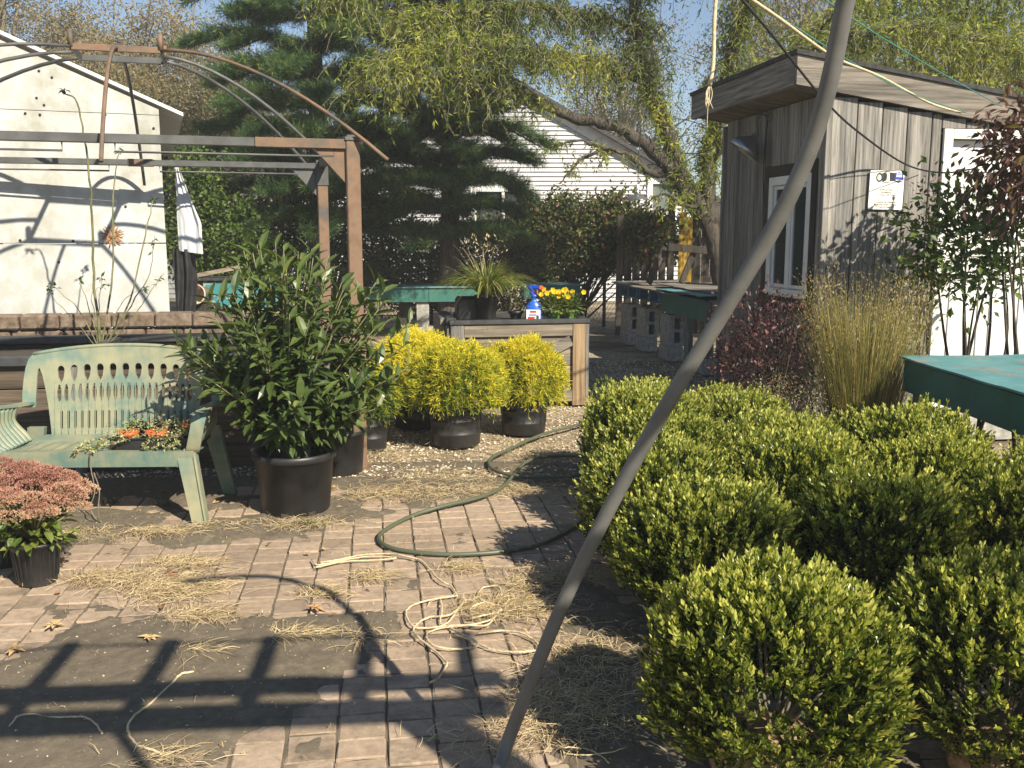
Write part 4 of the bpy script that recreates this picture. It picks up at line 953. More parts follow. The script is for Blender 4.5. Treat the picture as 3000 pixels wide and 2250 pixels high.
# lamp on the shaded wall
q = SH.p(-.03, 1.02, 2.58); lp = thing('barn_lamp', 'dull metal lamp shade on a wire arm on the shed wall', 'lamp', q)
arm = spline([q, SH.p(-.10, 1.02, 2.60), SH.p(-.13, 1.04, 2.54), SH.p(-.11, 1.05, 2.45)], 5); ftube('lamp_arm', arm, .008, M['gunmetal'], lp, 6)
flathe('wall_plate', [(.001, .012), (.04, .01), (.045, 0)], SH.p(-.022, 1.02, 2.58), M['gunmetal'], lp, 16, ax=SH.R @ Vector((-1, 0, 0)))
axl = (SH.R @ Vector((-.55, .25, -.8))).normalized(); q2 = SH.p(-.11, 1.05, 2.45)
flathe('lamp_shade', [(.018, 0), (.030, .03), (.036, .06), (.085, .10), (.132, .15), (.148, .195), (.151, .196), (.135, .148), (.088, .096), (.034, .055)], q2, plain('dull lamp metal', (.34, .35, .36), .3, .85), lp, 28, ax=axl)
flathe('bulb', [(.001, .15), (.02, .145), (.032, .12), (.03, .095), (.015, .06)], q2, plain('white bulb', (.6, .6, .58), .3), lp, 16, ax=axl)
# cable down the boards
ftube('lamp_cord', [SH.p(-.03, 1.03, 2.58)] + [SH.p(-.031 - .004 * math.sin(k), 1.05 + .03 * math.sin(k * .9), 2.5 - .2 * k) for k in range(12)], .004, M['felt'], lp, 5)
# sign
sgx0, sgx1, sgz0, sgz1 = .318, .600, 1.785, 2.075
SG = Frame(SH.p(sgx0, -.045, sgz0), 9.5, Matrix.Rotation(math.radians(.8), 3, 'Y'))
sg = thing('warning_sign', 'square white surveillance sign with camera drawing on the shed wall', 'sign', SG.o)
Ws, Hs = sgx1 - sgx0, sgz1 - sgz0
rc_ = lambda x0, z0, x1, z1, r: [(x1 - r + r * math.cos(a), z1 - r + r * math.sin(a)) for a in np.linspace(0, 1.571, 5)] + [(x0 + r + r * math.cos(a), z1 - r + r * math.sin(a)) for a in np.linspace(1.571, 3.142, 5)] + [(x0 + r + r * math.cos(a), z0 + r + r * math.sin(a)) for a in np.linspace(3.142, 4.712, 5)] + [(x1 - r + r * math.cos(a), z0 + r + r * math.sin(a)) for a in np.linspace(4.712, 6.283, 5)]
def flat(name, poly, lay, mat, par, holes=()):
    return sheet(name, poly, holes, lambda x, z: SG.p(x, -.004 - .0012 * lay, z), lambda x, z: SG.p(x, -.003 - .0012 * (lay - 1), z) if lay else SG.p(x, 0, z), mat, par)
M['sign_white'] = surf('sun bleached sign face', [(.35, (.66, .65, .58)), (.65, (.76, .755, .70))], 9, .5, 0, stretch=(6, 6, 1)); M['sign_black'] = plain('black print', (.012, .012, .012), .6); M['sign_blue'] = plain('blue shield print', (.02, .05, .30), .5)
sp = flat('sign_plate', rc_(0, 0, Ws, Hs, .012), 0, M['sign_white'], sg); ORG[sp.name] = ORG[sg.name]
el = lambda cx, cz, a, b_, n=20: [(cx + a * math.cos(q), cz + b_ * math.sin(q)) for q in np.linspace(0, 2 * math.pi, n, endpoint=False)]
flat('camera_lens', el(.078, .238, .028, .034), 1, M['sign_black'], sg, [el(.076, .238, .017, .022)]); flat('camera_lens', el(.077, .240, .010, .014, 12), 1, M['sign_black'], sg, [el(.079, .239, .009, .013, 12)])
flat('camera_body', [(.095, .267), (.118, .276), (.134, .270), (.140, .250), (.135, .216), (.108, .207), (.100, .215), (.108, .238), (.104, .258)], 1, M['sign_black'], sg)
flat('camera_body', [(.158, .278), (.215, .272), (.215, .214), (.163, .212)], 1, M['sign_black'], sg)
flat('camera_body', [(.118, .279), (.157, .282), (.158, .279), (.12, .276)], 1, M['sign_black'], sg); flat('camera_body', [(.095, .204), (.135, .199), (.165, .203), (.165, .207), (.135, .204), (.097, .208)], 1, M['sign_black'], sg)
flat('shield', [(.200, .272), (.207, .279), (.222, .276), (.236, .281), (.250, .276), (.265, .279), (.272, .272), (.268, .262), (.273, .235), (.266, .213), (.236, .200), (.206, .213), (.199, .235), (.204, .262)], 2, M['sign_blue'], sg)
def text(s, x, z, size, mat, par, lay=1, name='lettering'):
    cu = bpy.data.curves.new(name, 'FONT'); cu.body = s; cu.size = size; cu.align_x = 'CENTER'; cu.fill_mode = 'FRONT' if hasattr(cu, 'fill_mode') else cu.fill_mode; cu.resolution_u = 2
    ob = bpy.data.objects.new(name, cu); C.objects.link(ob); bpy.context.view_layer.update()
    me = bpy.data.meshes.new_from_object(ob.evaluated_get(bpy.context.evaluated_depsgraph_get())); bpy.data.objects.remove(ob)
    V = [SG.p(x + v.co.x, -.0045 - .0012 * lay, z + v.co.y) for v in me.vertices]; Fs = [tuple(p_.vertices) for p_ in me.polygons]
    return mobj(name, V, Fs, mat, par)
for s, z in (('Audio & Video', .142), ('Surveillance', .123), ('on Duty at All Times', .104), ('Camaras de Vigilancia', .050), ('Grabando Audio Y Video', .031), ('Todo el Tiempo', .012)): text(s, Ws / 2, z, .0185, M['sign_black'], sg)
M['print_white'] = plain('white print', (.75, .75, .78), .5)
for k in range(3): flat('shield_print', rc_(.214 + .016 * k, .243, .226 + .016 * k, .262, .002), 3, M['print_white'], sg)
flat('shield_print', [(.212, .267), (.260, .267), (.260, .271), (.212, .271)], 3, M['print_white'], sg); flat('shield_print', [(.210, .217), (.262, .217), (.262, .224), (.210, .224)], 3, M['print_white'], sg)

# ------------------------------------------------------------------ teal table at the right edge
TT = Frame((2.60, 6.28, 0), 1)
tt_ = thing('teal_table', 'teal plywood topped potting table at the right edge', 'table', TT.p(.6, -1))
gx, gy = np.meshgrid(np.linspace(-.03, 1.25, 14), np.linspace(-2.0, .03, 22)); zz_ = .80 + .016 * (fbm(gx, gy, 2.2, 3, 4) - .5) * 2
V = [TT.p(a, b_, z) for a, b_, z in zip(gx.ravel(), gy.ravel(), zz_.ravel())]; V2 = [v - Vector((0, 0, .012)) for v in V]; nx = 14; ny = 22; n = len(V)
Fs = [(j * nx + i, j * nx + i + 1, (j + 1) * nx + i + 1, (j + 1) * nx + i) for j in range(ny - 1) for i in range(nx - 1)]; Fs += [tuple(n + i for i in f[::-1]) for f in Fs]
bd = [i for i in range(nx)] + [j * nx + nx - 1 for j in range(1, ny)] + [(ny - 1) * nx + i for i in range(nx - 2, -1, -1)] + [j * nx for j in range(ny - 2, 0, -1)]
Fs += [(bd[i], bd[i] + n, bd[(i + 1) % len(bd)] + n, bd[(i + 1) % len(bd)]) for i in range(len(bd))]
mobj('table_top', V + V2, Fs, M['teal_top'], tt_)
fbox('apron', TT, 0, .04, -1.98, 0, .57, .775, M['teal'], tt_); fbox('apron', TT, .042, 1.2, -.04, 0, .57, .775, M['teal'], tt_); fbox('apron', TT, 1.2, 1.24, -1.98, 0, .57, .775, M['teal'], tt_)
for a, b_ in ((.045, -.15), (1.1, -.15), (.045, -1.9), (1.1, -1.9)): fbox('leg', TT, a, a + .09, b_, b_ + .09, 0, .77, M['wood_v'], tt_)

# ------------------------------------------------------------------ boxwoods in burlap
def box_mesh(seed, n_sh, nl, rr=(.34, .34, .33), ls=.98):
    cc = np.array([0, 0, .37]); f = rdir(n_sh); f[:, 2] = np.where(f[:, 2] < -.75, -f[:, 2], f[:, 2])
    lump = 1 + .09 * np.sin(f[:, 0] * 5 + seed) * np.cos(f[:, 1] * 5 + seed * 2) + N.normal(0, .045, n_sh)
    rad = (.58 + .42 * N.random(n_sh) ** .55) * lump
    sh_ = np.array(rr) * np.array([1, 1, 1.0]); st = cc + np.sign(f) * np.abs(f) ** np.array([.9, .9, .82]) * sh_ * rad[:, None] * .93
    st[:, :2] *= np.clip(.55 + st[:, 2:3] / .42, .55, 1)
    dr = unit(f * .65 + UP * 1.05 + .35 * rdir(n_sh)); L = N.uniform(.05, .095, n_sh)
    st = st - dr * L[:, None] * .6
    A = []; s1 = unit(np.cross(dr, rdir(n_sh))); s2 = np.cross(dr, s1)
    A.append((ribbon_arrays(np.stack([st, st + dr * L[:, None]], 1), s1, .0025, .0012), N.random(n_sh) * .3))
    for j in range(nl):
        t_ = (j // 2 + .6) / (nl / 2); s = (s1 if (j // 2) % 2 else s2) * (1 if j % 2 else -1)
        d = unit(dr * (.95 + .6 * t_) + s * (.75 - .35 * t_) + .22 * rdir(n_sh)); q = st + dr * (L * t_)[:, None]
        ln = N.uniform(.019, .030, n_sh) * ls * (1.1 - .25 * t_)
        tn = np.clip(.30 + .42 * t_ * (rad > .8) + .5 * (rad - .85) + .14 * f[:, 2] + N.normal(0, .22, n_sh), 0, 1)  # light and shade in the tint: inner leaves darker, outer and upper ones lighter
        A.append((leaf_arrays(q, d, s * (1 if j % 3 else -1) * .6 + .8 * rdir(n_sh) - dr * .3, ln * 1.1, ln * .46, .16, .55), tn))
    return join_arrs(A)
BXM = []
for k, (ns, nl) in enumerate(((2100, 12), (2100, 12), (1700, 10), (1700, 10))):
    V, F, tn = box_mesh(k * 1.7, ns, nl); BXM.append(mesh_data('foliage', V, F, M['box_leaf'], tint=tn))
mb = MB()
for k in range(16):
    a = R.random() * 6.28; r_ = R.uniform(.1, .27); mb.tube(spline([(0, 0, .12), (r_ * .4 * math.cos(a), r_ * .4 * math.sin(a), .25), (r_ * math.cos(a), r_ * math.sin(a), R.uniform(.35, .6))], 4), [.007, .0065, .006, .0055, .005, .0045, .004, .0035, .003], 5)
STM = mesh_data('stems', mb.V, mb.F, M['twig'], True)
V, F = [], []
mb = MB(); mb.lathe([(.001, .0), (.11, .0), (.145, .04), (.15, .09), (.125, .14), (.06, .17), (.03, .2), (.001, .2)], (0, 0, 0), 26)
Vb = np.array(mb.V); an = np.arctan2(Vb[:, 1], Vb[:, 0]); Vb[:, :2] *= (1 + .07 * np.sin(an * 7) + .05 * np.sin(an * 3 + 1))[:, None]; BLM = mesh_data('root_ball', Vb, mb.F, M['burlap'], True)
rows = [('front', 2.63, [(.79, 1.05), (1.50, 1.10)]), ('second', 3.66, [(.82, .98), (1.48, 1.0), (2.12, 1.0)]), ('third', 4.28, [(.72, .98), (1.36, 1.0), (2.0, 1.0), (2.6, 1.0)]),
        ('fourth', 4.92, [(.80, 1.0), (1.44, 1.0), (2.10, 1.0)]), ('fifth', 5.55, [(.80, 1.0), (1.42, .95)]), ('sixth', 6.15, [(.86, 1.0), (1.42, .92)])]
ords = ['first', 'second', 'third', 'fourth', 'fifth']; bi = 0
for rn, d, lst in rows:
    for k, (x, s) in enumerate(lst):
        loc = (x + R.gauss(0, .02), d + R.gauss(0, .03), 0)
        where = 'nearest the camera' if rn == 'front' else 'row from the camera'
        lab = ('large sunlit boxwood nearest the camera, left of the two in front', 'boxwood at the lower right edge beside the front one')[k] if rn == 'front' else f'clipped green boxwood, {ords[k]} from the left in the {rn} row back'
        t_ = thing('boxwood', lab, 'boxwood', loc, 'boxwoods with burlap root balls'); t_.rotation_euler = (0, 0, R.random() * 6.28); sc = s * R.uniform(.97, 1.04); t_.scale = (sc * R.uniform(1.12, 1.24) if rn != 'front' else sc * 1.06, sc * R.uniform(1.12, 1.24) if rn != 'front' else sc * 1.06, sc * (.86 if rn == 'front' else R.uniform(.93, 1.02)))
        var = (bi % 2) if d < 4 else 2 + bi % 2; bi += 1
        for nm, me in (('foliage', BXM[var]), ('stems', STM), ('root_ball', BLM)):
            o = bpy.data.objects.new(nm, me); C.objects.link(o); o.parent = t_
# a low sprig at the very front
c = np.array(G(2170, 2225, .05)); n = 26; t = np.linspace(0, 1, n)
p = c + np.stack([t * .17, -t * .02, .05 * np.sin(2.2 * t)], 1); d = np.stack([.5 + 0 * t, N.normal(0, .8, n), N.uniform(.1, 1, n)], 1)
fs = thing('boxwood_sprig', 'low yellow green boxwood sprig at the bottom edge', 'sprig', c)
fol('leaves', leaf_arrays(p, d, UP + .4 * rdir(n), N.uniform(.02, .03, n), np.full(n, .013)), N.uniform(.75, 1, n), M['box_leaf'], fs); ftube('stem', [Vector(q) for q in p[::3]], .002, M['twig'], fs, 5)

# ------------------------------------------------------------------ switchgrass, red shrub, asters
c = Vector((2.43, 6.55, 0)); gr = thing('ornamental_grass', 'tall tan and green ornamental grass clump before the shed', 'grass clump', c)
def upblades(c, n, h, spread, w_, lean=1.6, k=6):
    a = N.uniform(0, 6.28, n); r0 = .20 * np.sqrt(N.random(n)); hh = N.uniform(*h, n); sp_ = spread * np.sqrt(N.random(n)); t = np.linspace(0, 1, k)
    o_ = np.stack([np.cos(a), np.sin(a), 0 * a], 1); pts = np.array(c) + o_[:, None] * (r0[:, None] + sp_[:, None] * (t ** lean)[None])[..., None] + UP * (hh[:, None] * t[None])[..., None]
    pts[:, 1:, :2] += np.cumsum(N.normal(0, .006, (n, k - 1, 2)), 1)
    return ribbon_arrays(pts, np.cross(o_, UP) + .8 * rdir(n), w_, w_ * .3), pts
b1, p1 = upblades(c, 1700, (.55, 1.20), .30, .0055); b2, p2 = upblades(c, 420, (.9, 1.34), .30, .004)
A = [(b1, np.clip(N.normal(.56, .24, 1700), 0, 1)), (b2, np.clip(N.normal(.72, .15, 420), 0, 1))]
ps = np.repeat(p2[:, -1], 9, 0) + N.normal(0, 1, (420 * 9, 3)) * [.03, .03, .07] - UP * .05; n = len(ps)
A.append((leaf_arrays(ps, UP + rdir(n) * .8, rdir(n), N.uniform(.012, .03, n), np.full(n, .004)), N.uniform(.7, 1, n)))
b3 = blades(np.array(c) + [0, 0, .05], 70, (.6, 1.0), (.55, 1.15), .005, k=9, droop=.62, up=.75); A.append((b3, N.uniform(.75, 1, 70)))
fol2('blades', A, M['grass'], gr)
def shrub(name, label, cat, c, cen, rad, nst, nlf, mat, lf=(.03, .06), asp=.5, stem=M['bark'], tint=(0, 1), leafup=.3, r0=.008, group=None, cl=.12, per=14):
    t_ = thing(name, label, cat, c, group); mb = MB(); cen = np.array(cen); c = Vector(c)
    ends = ell(nst, cen, rad, .45)
    for e in ends:
        e = Vector(e); b_ = c + Vector((R.gauss(0, .05), R.gauss(0, .05), 0)); m_ = b_.lerp(e, .5) + Vector((R.gauss(0, .05), R.gauss(0, .05), .08)); q = spline([b_, m_, e], 4)
        mb.tube(q, [r0 * (1 - .75 * i / (len(q) - 1)) for i in range(len(q))], 5)
    mb.obj('stems', stem, t_, smooth=True)
    nc = max(1, nlf // per); k_ = np.repeat(np.concatenate([ends, ell(max(1, nc - nst), cen, rad, .2)])[:nc], per, 0); n = len(k_)
    p = k_ + N.normal(0, cl, (n, 3)); d = unit(p - cen) * .6 + rdir(n) * .9 + UP * leafup; L = N.uniform(*lf, n)
    fol('leaves', leaf_arrays(p, d, UP + .7 * rdir(n), L, L * asp), N.uniform(*tint, n), mat, t_); return t_
shrub('ninebark', 'dark red leaved shrub below the shed window', 'shrub', (1.86, 6.75, 0), (1.80, 6.72, .62), (.42, .32, .58), 50, 4200, M['red_leaf'], (.025, .05), .5, cl=.07)
shrub('aster_plant', 'low straggly tan plant with tiny flowers below the red shrub', 'plant', (1.74, 6.2, 0), (1.78, 6.2, .38), (.36, .2, .32), 70, 3600, M['aster'], (.008, .02), .5, M['twig'], r0=.003, cl=.045)
# shrubs before the shed door
t_ = shrub('door_shrub', 'leafy green shrub on thin stems before the white shed door', 'shrub', (3.35, 6.85, 0), (3.24, 6.80, 1.56), (.50, .26, .42), 7, 1900, M['shrub_leaf'], (.045, .085), .62, M['bark'], (0, .85), r0=.016, cl=.10, per=10)
shrub('door_shrub', 'thin shrub with seed heads left of the white shed door', 'shrub', (3.02, 7.0, 0), (3.0, 6.98, 1.66), (.10, .15, .36), 5, 220, M['bronze_leaf'], (.02, .05), .55, M['bark'], (0, .8), r0=.007, cl=.07, per=8)
shrub('bronze_shrub', 'bronze red drooping foliage at the top right before the shed roof', 'shrub', (3.62, 6.5, 0), (3.42, 6.42, 2.12), (.36, .25, .40), 8, 1200, M['bronze_leaf'], (.06, .11), .42, M['bark'], (0, 1), leafup=-.7, r0=.014, cl=.09, per=12)

# ------------------------------------------------------------------ hose
m_, tn_, bs, _ = newmat('green garden hose'); bs.inputs['Base Color'].default_value = (.085, .10, .062, 1); bs.inputs['Roughness'].default_value = .45; M['hose'] = m_
hp = [(1725, 1205), (1735, 1228), (1690, 1245), (1590, 1272), (1500, 1312), (1445, 1338), (1432, 1358), (1450, 1378), (1510, 1393), (1600, 1397), (1700, 1392), (1765, 1377), (1790, 1358), (1760, 1342), (1690, 1336), (1600, 1337), (1545, 1352), (1510, 1385), (1470, 1428), (1400, 1458), (1300, 1482), (1210, 1510), (1135, 1548), (1110, 1572), (1125, 1596), (1180, 1613), (1290, 1624), (1400, 1622), (1500, 1612), (1590, 1592), (1680, 1545), (1750, 1480), (1800, 1400), (1840, 1330)]
hq = spline([G(u, v, (.034 if v < 1500 else .016) + (.016 if 10 <= i <= 16 else 0)) for i, (u, v) in enumerate(hp)], 6)
tag(ftube('garden_hose', hq, .0115, M['hose'], None, 8), 'dark green garden hose looping across gravel and pavers', 'hose')
# ------------------------------------------------------------------ twine
def twine(pts, lab, r=.0045, z=.014, mat='twine'):
    q = spline([G(u, v, z + .008 * (i % 3 == 1)) for i, (u, v) in enumerate(pts)], 6)
    q = [p_ + Vector((R.gauss(0, .0015), R.gauss(0, .0015), 0)) for p_ in q]
    return tag(ftube('twine', q, r, M[mat], None, 5), lab, 'twine', 'loose twine on the ground')
twine([(935, 1648), (990, 1640), (1060, 1626), (1140, 1622), (1180, 1628), (1230, 1640), (1260, 1670), (1290, 1700), (1325, 1720), (1340, 1750)], 'long frayed twine running from the hose loop to the tangle')
twine([(915, 1640), (930, 1655), (985, 1645), (1080, 1630), (1160, 1634), (1110, 1640), (1010, 1645), (925, 1662)], 'doubled twine end left of the hose loop')
twine([(1340, 1745), (1290, 1752), (1230, 1765), (1190, 1790), (1205, 1830), (1240, 1840), (1330, 1832), (1420, 1832), (1445, 1815)], 'twine arc on the left of the tangle')
twine([(1365, 1758), (1320, 1800), (1260, 1808), (1220, 1830), (1215, 1855), (1260, 1895), (1300, 1930), (1308, 1950), (1285, 1985), (1260, 2000)], 'twine end trailing down below the tangle')
twine([(1460, 1775), (1415, 1760), (1400, 1740), (1420, 1720), (1460, 1720), (1470, 1750), (1440, 1760), (1395, 1772), (1380, 1790), (1440, 1800), (1470, 1785)], 'small knotted twine loop at the top of the tangle')
twine([(1380, 1812), (1420, 1802), (1460, 1795), (1440, 1815), (1380, 1830), (1290, 1840), (1250, 1860), (1270, 1890), (1330, 1902), (1390, 1895), (1395, 1880), (1330, 1858)], 'twine loop at the left middle of the tangle')
twine([(1310, 1835), (1370, 1865), (1420, 1895), (1470, 1908), (1540, 1910), (1575, 1902), (1570, 1880), (1530, 1855), (1470, 1848), (1400, 1855)], 'wide twine loop at the lower right of the tangle')
twine([(1290, 1755), (1295, 1790), (1290, 1825), (1310, 1825), (1350, 1775)], 'short twine piece crossing the tangle')
twine([(568, 1968), (530, 1975), (500, 2005), (440, 2060), (390, 2100), (375, 2140), (400, 2180), (440, 2195), (475, 2210)], 'long twisted twine across the shadow bars on the dirt')
twine([(25, 2130), (50, 2100), (90, 2092), (160, 2102), (240, 2100), (280, 2120), (300, 2150)], 'thin stiff twine at the lower left', .0035)
twine([(1960, 2230), (1950, 2200), (1900, 2172), (1850, 2185), (1780, 2205), (1700, 2212), (1655, 2205), (1660, 2190), (1720, 2195), (1760, 2215), (1785, 2235)], 'thin pale string loop in the shade at the bottom', .0022)
for (a, b_), lab in zip((((1935, 2130), (2040, 2185)), ((1915, 2195), (2010, 2245)), ((1940, 2185), (2060, 2240))), ('thin dry stick by the front boxwood, upper one', 'thick dry stick at the bottom edge by the boxwood', 'thin dry stick between the two others by the boxwood')):
    tag(ftube('stick', spline([G(*a, .01), G((a[0] + b_[0]) / 2, (a[1] + b_[1]) / 2 - 5, .02), G(*b_, .01)], 4), [.007] * 9, M['twig'], None, 6), lab, 'stick', 'dry sticks by the front boxwood')

# ------------------------------------------------------------------ bent pipe in front
pp = [(0, 0, 0), (1475, 2210, 2.56), (1535, 2050, 2.56), (1640, 1790, 2.53), (1790, 1480, 2.46), (1960, 1175, 2.38), (2125, 905, 2.31), (2270, 660, 2.24), (2365, 455, 2.19), (2425, 260, 2.14), (2462, 80, 2.10), (2488, -80, 2.06), (2500, -300, 1.98), (2480, -560, 1.85), (2380, -900, 1.66)]
g_ = G(1392, 2470); pts = [Vector((g_.x, g_.y, -.02))] + [P(u, v, d) for u, v, d in pp[1:]]
M['pipe'] = surf('grey galvanised pipe', [(.35, (.105, .106, .10)), (.65, (.15, .15, .142))], 9, .55, .12, metal=.15, blot=(7, .60, (.085, .07, .055)))
tag(ftube('bent_pipe', spline(pts, 8), .0195, M['pipe'], None, 20), 'grey bent metal pipe crossing the view in the foreground', 'pipe')

# ------------------------------------------------------------------ garden arbor overhead, just behind the camera: its shadow bars lie on the patio
AZ = 2.35; shf = Vector((-LDIR.x / -LDIR.z, -LDIR.y / -LDIR.z, 0)) * AZ
AR = Frame(Vector((-.75, 3.13, 0)) + shf, 5)
ar = thing('garden_arbor', 'wooden slat arbor standing over the viewpoint', 'arbor', AR.p(0, 0))
fbox('beam', AR, -2.2, .72, .03, .135, AZ - .02, AZ + .02, M['wood_x'], ar); fbox('beam', AR, -2.2, .72, -.195, -.055, AZ - .02, AZ + .02, M['wood_x'], ar)
for k in range(8): fbox('slat', AR, -2.1 + k * .385, -2.1 + k * .385 + .06, -.23, .47, AZ + .021, AZ + .05, M['wood_x'], ar)
ftube('wire', [AR.p(-2.3, .41, AZ + .06), AR.p(.75, .41, AZ + .06)], .008, M['gunmetal'], ar, 6)
fbox('post', AR, .33, .48, -.19, -.05, 0, AZ - .022, M['wood_v'], ar); ftube('rod', [AR.p(-.60, -.12, 0), AR.p(-.60, -.12, AZ - .022)], .02, M['gunmetal'], ar, 8)

# ------------------------------------------------------------------ lines overhead
def line(pts, r, mat, lab, cat='rope', name='rope'): return tag(ftube(name, spline(pts, 6), r, mat, None, 6), lab, cat)
M['teal_cord'] = plain('teal cord', (.04, .20, .17), .6); M['black_cable'] = plain('black cable', (.012, .012, .013), .5)
line([P(2130, -50, 4.2), P(2280, 52, 4.8), P(2440, 165, 5.6), P(2580, 225, 6.4), P(2720, 300, 6.9), P(2820, 332, 7.02)], .0085, M['twine'], 'thick tan rope slung from above to the shed roof')
line([P(2150, -40, 4.2), P(2300, 60, 5.0), P(2500, 185, 6.0), P(2660, 270, 6.7), P(2830, 330, 7.02)], .0035, M['teal_cord'], 'thin teal cord beside the thick tan rope', 'cord', 'cord')
line([P(2360, -40, 4.2), P(2560, 95, 5.2), P(2760, 215, 6.2), P(2935, 312, 7.0)], .0035, M['teal_cord'], 'upper thin teal cord running alone to the shed roof end', 'cord', 'cord')
line([P(2140, -40, 3.8), P(2260, 100, 4.4), P(2400, 275, 5.2), P(2500, 375, 5.8), P(2650, 480, 6.5), P(2760, 506, 6.9), P(2850, 495, 7.1)], .006, M['black_cable'], 'black cable sagging in front of the shed corner', 'cable', 'cable')
hr = thing('hanging_rope', 'frayed tan rope end hanging from above left of the shed', 'rope', P(2072, 380, 5.0))
ftube('strand', spline([P(2102, -60, 5), P(2093, 60, 5), P(2090, 180, 5), P(2080, 250, 5)], 5), .010, M['twine'], hr, 6)
for k in range(7): ftube('fray', spline([P(2080, 245, 5), P(2074 + R.gauss(0, 5), 275, 5), P(2076 + R.gauss(0, 9), 300 + R.random() * 20, 5)], 4), .0025, M['twine'], hr, 4)
ftube('thread', spline([P(2076, 290, 5), P(2073, 330, 5), P(2071, 380, 5)], 4), .002, M['twine'], hr, 4)

# tall shrubs added out of view on the right to shade the pavers and the second row of boxwoods
for k, (x, y_, h, r_) in enumerate(((1.78, 2.40, 1.75, .28), (2.25, 2.48, 1.9, .33), (2.88, 2.62, 1.95, .35), (3.5, 2.8, 1.9, .35))):
    shrub('shade_shrub', ('unseen leafy shrub added for shade beside the viewpoint', 'unseen leafy shrub added for shade right of the front boxwoods', 'unseen leafy shrub added for shade, second to the right of the boxwoods', 'unseen leafy shrub added for shade farthest right of the boxwoods')[k], 'shrub', (x, y_, 0), (x, y_, h * .62), (r_, r_, h * .38), 26, 3000, M['shrub_leaf'], (.03, .06), .5, cl=.05, group='added shade shrubs right of the view')
# ------------------------------------------------------------------ house behind
HD = 23.0
pk = P(1478, 228, HD); HS = Frame((pk.x, HD, 0), 0)
hs = thing('sided_house', 'pale house with horizontal vinyl siding and white gable trim', 'house', HS.p(0, 4))
HP = pk.z; SL_ = .565; hw = 5.6
win = [(-.80, .72, 1.45, 2.72), (3.36, 4.08, 2.02, 2.90)]
def wall_w(z): return min(hw, (HP - .25 - z) / SL_)
z = 0.0; ex_ = .105
while z < HP - .5:
    w0 = wall_w(z); spans = [(-w0, w0)]
    for a, b_, c_, d_ in win:
        if z + ex_ > c_ and z < d_:
            spans = [s for x0, x1 in spans for s in ((x0, min(x1, a)), (max(x0, b_), x1)) if s[1] - s[0] > .02]
    for x0, x1 in spans:
        V = [HS.p(x0, .0, z + ex_), HS.p(x1, .0, z + ex_), HS.p(x1, -.036, z), HS.p(x0, -.036, z), HS.p(x0, .03, z), HS.p(x1, .03, z)]
        mobj('siding_board', V, [(0, 3, 2, 1), (3, 4, 5, 2)], M['vinyl'], hs)
    z += ex_
V = [HS.p(-hw, .04, 0), HS.p(hw, .04, 0), HS.p(hw, .04, HP - .25 - hw * SL_), HS.p(0, .04, HP - .25), HS.p(-hw, .04, HP - .25 - hw * SL_)]
mobj('wall', V + [v + Vector((0, 8, 0)) for v in V], [(0, 1, 2, 3, 4), (9, 8, 7, 6, 5), (1, 6, 7, 2), (0, 4, 9, 5)], M['vinyl'], hs)
for s in (-1, 1):
    a, b_ = HS.p(0, -.05, HP - .12), HS.p(s * (hw + .45), -.05, HP - .12 - (hw + .45) * SL_)
    fbar('rake_board', a, b_, .04, .24, M['white_paint'], hs, up=(0, 0, 1))
    V = [HS.p(0, y_, HP + dz) for dz in (.01, .10) for y_ in (-.3, 8)] + [HS.p(s * (hw + .5), y_, HP - (hw + .5) * SL_ + dz) for dz in (.01, .10) for y_ in (-.3, 8)]
    mobj('roof', V, [(0, 1, 5, 4), (2, 6, 7, 3), (0, 4, 6, 2), (1, 3, 7, 5), (4, 5, 7, 6)], M['shingle'], hs)
M['mottled_pane'] = surf('mottled window pane', [(.35, (.10, .15, .13)), (.6, (.20, .19, .18)), (.75, (.26, .20, .19))], 2, .2, 0)  # second window's pane, mottled from grey green to dull pink
for i, (a, b_, c_, d_) in enumerate(win):
    w1 = fbox('window', HS, a, a + .13, -.06, .02, c_, d_, M['white_paint'], hs); ORG[w1.name] = ORG[hs.name]
    fbox('frame', HS, b_ - .13, b_, -.06, .02, c_, d_, M['white_paint'], w1); fbox('frame', HS, a + .132, b_ - .132, -.06, .02, d_ - .14, d_, M['white_paint'], w1); fbox('sill', HS, a + .132, b_ - .132, -.08, .02, c_, c_ + .10, M['white_paint'], w1)
    if i == 0: fbox('mullion', HS, -.07, .0, -.04, .02, c_ + .102, d_ - .142, M['white_paint'], w1)
    fbox('pane', HS, a + .125, b_ - .125, .005, .012, c_ + .09, d_ - .13, M['glass'] if i == 0 else M['mottled_pane'], w1)
# grey wing of another house, left, and the low shed roof at right
H2 = Frame((-9.0, 24, 0), 0)
h2 = thing('grey_house', 'grey sided house half hidden behind the shrubs at left', 'house', H2.p(2, 3))
M['grey_vinyl'] = surf('grey siding', [(.35, (.20, .205, .21)), (.65, (.26, .265, .27))], 3, .6, .03)
for k in range(24):
    z = k * .125; V = [H2.p(0, 0, z + .125), H2.p(6.2, 0, z + .125), H2.p(6.2, -.025, z), H2.p(0, -.025, z), H2.p(0, .03, z), H2.p(6.2, .03, z)]
    mobj('siding_board', V, [(0, 3, 2, 1), (3, 4, 5, 2)], M['grey_vinyl'], h2)
fbox('wall', H2, 0, 6.2, .04, 6, 0, 3.0, M['grey_vinyl'], h2); fbox('band_board', H2, .6, 5.5, -.08, -.03, 1.98, 2.08, M['white_paint'], h2)
V = [H2.p(x, y, z) for x in (-.3, 6.5) for y, z in ((-.35, 2.98), (3, 4.3), (6.3, 2.98), (-.35, 2.9), (3, 4.2), (6.3, 2.9))]
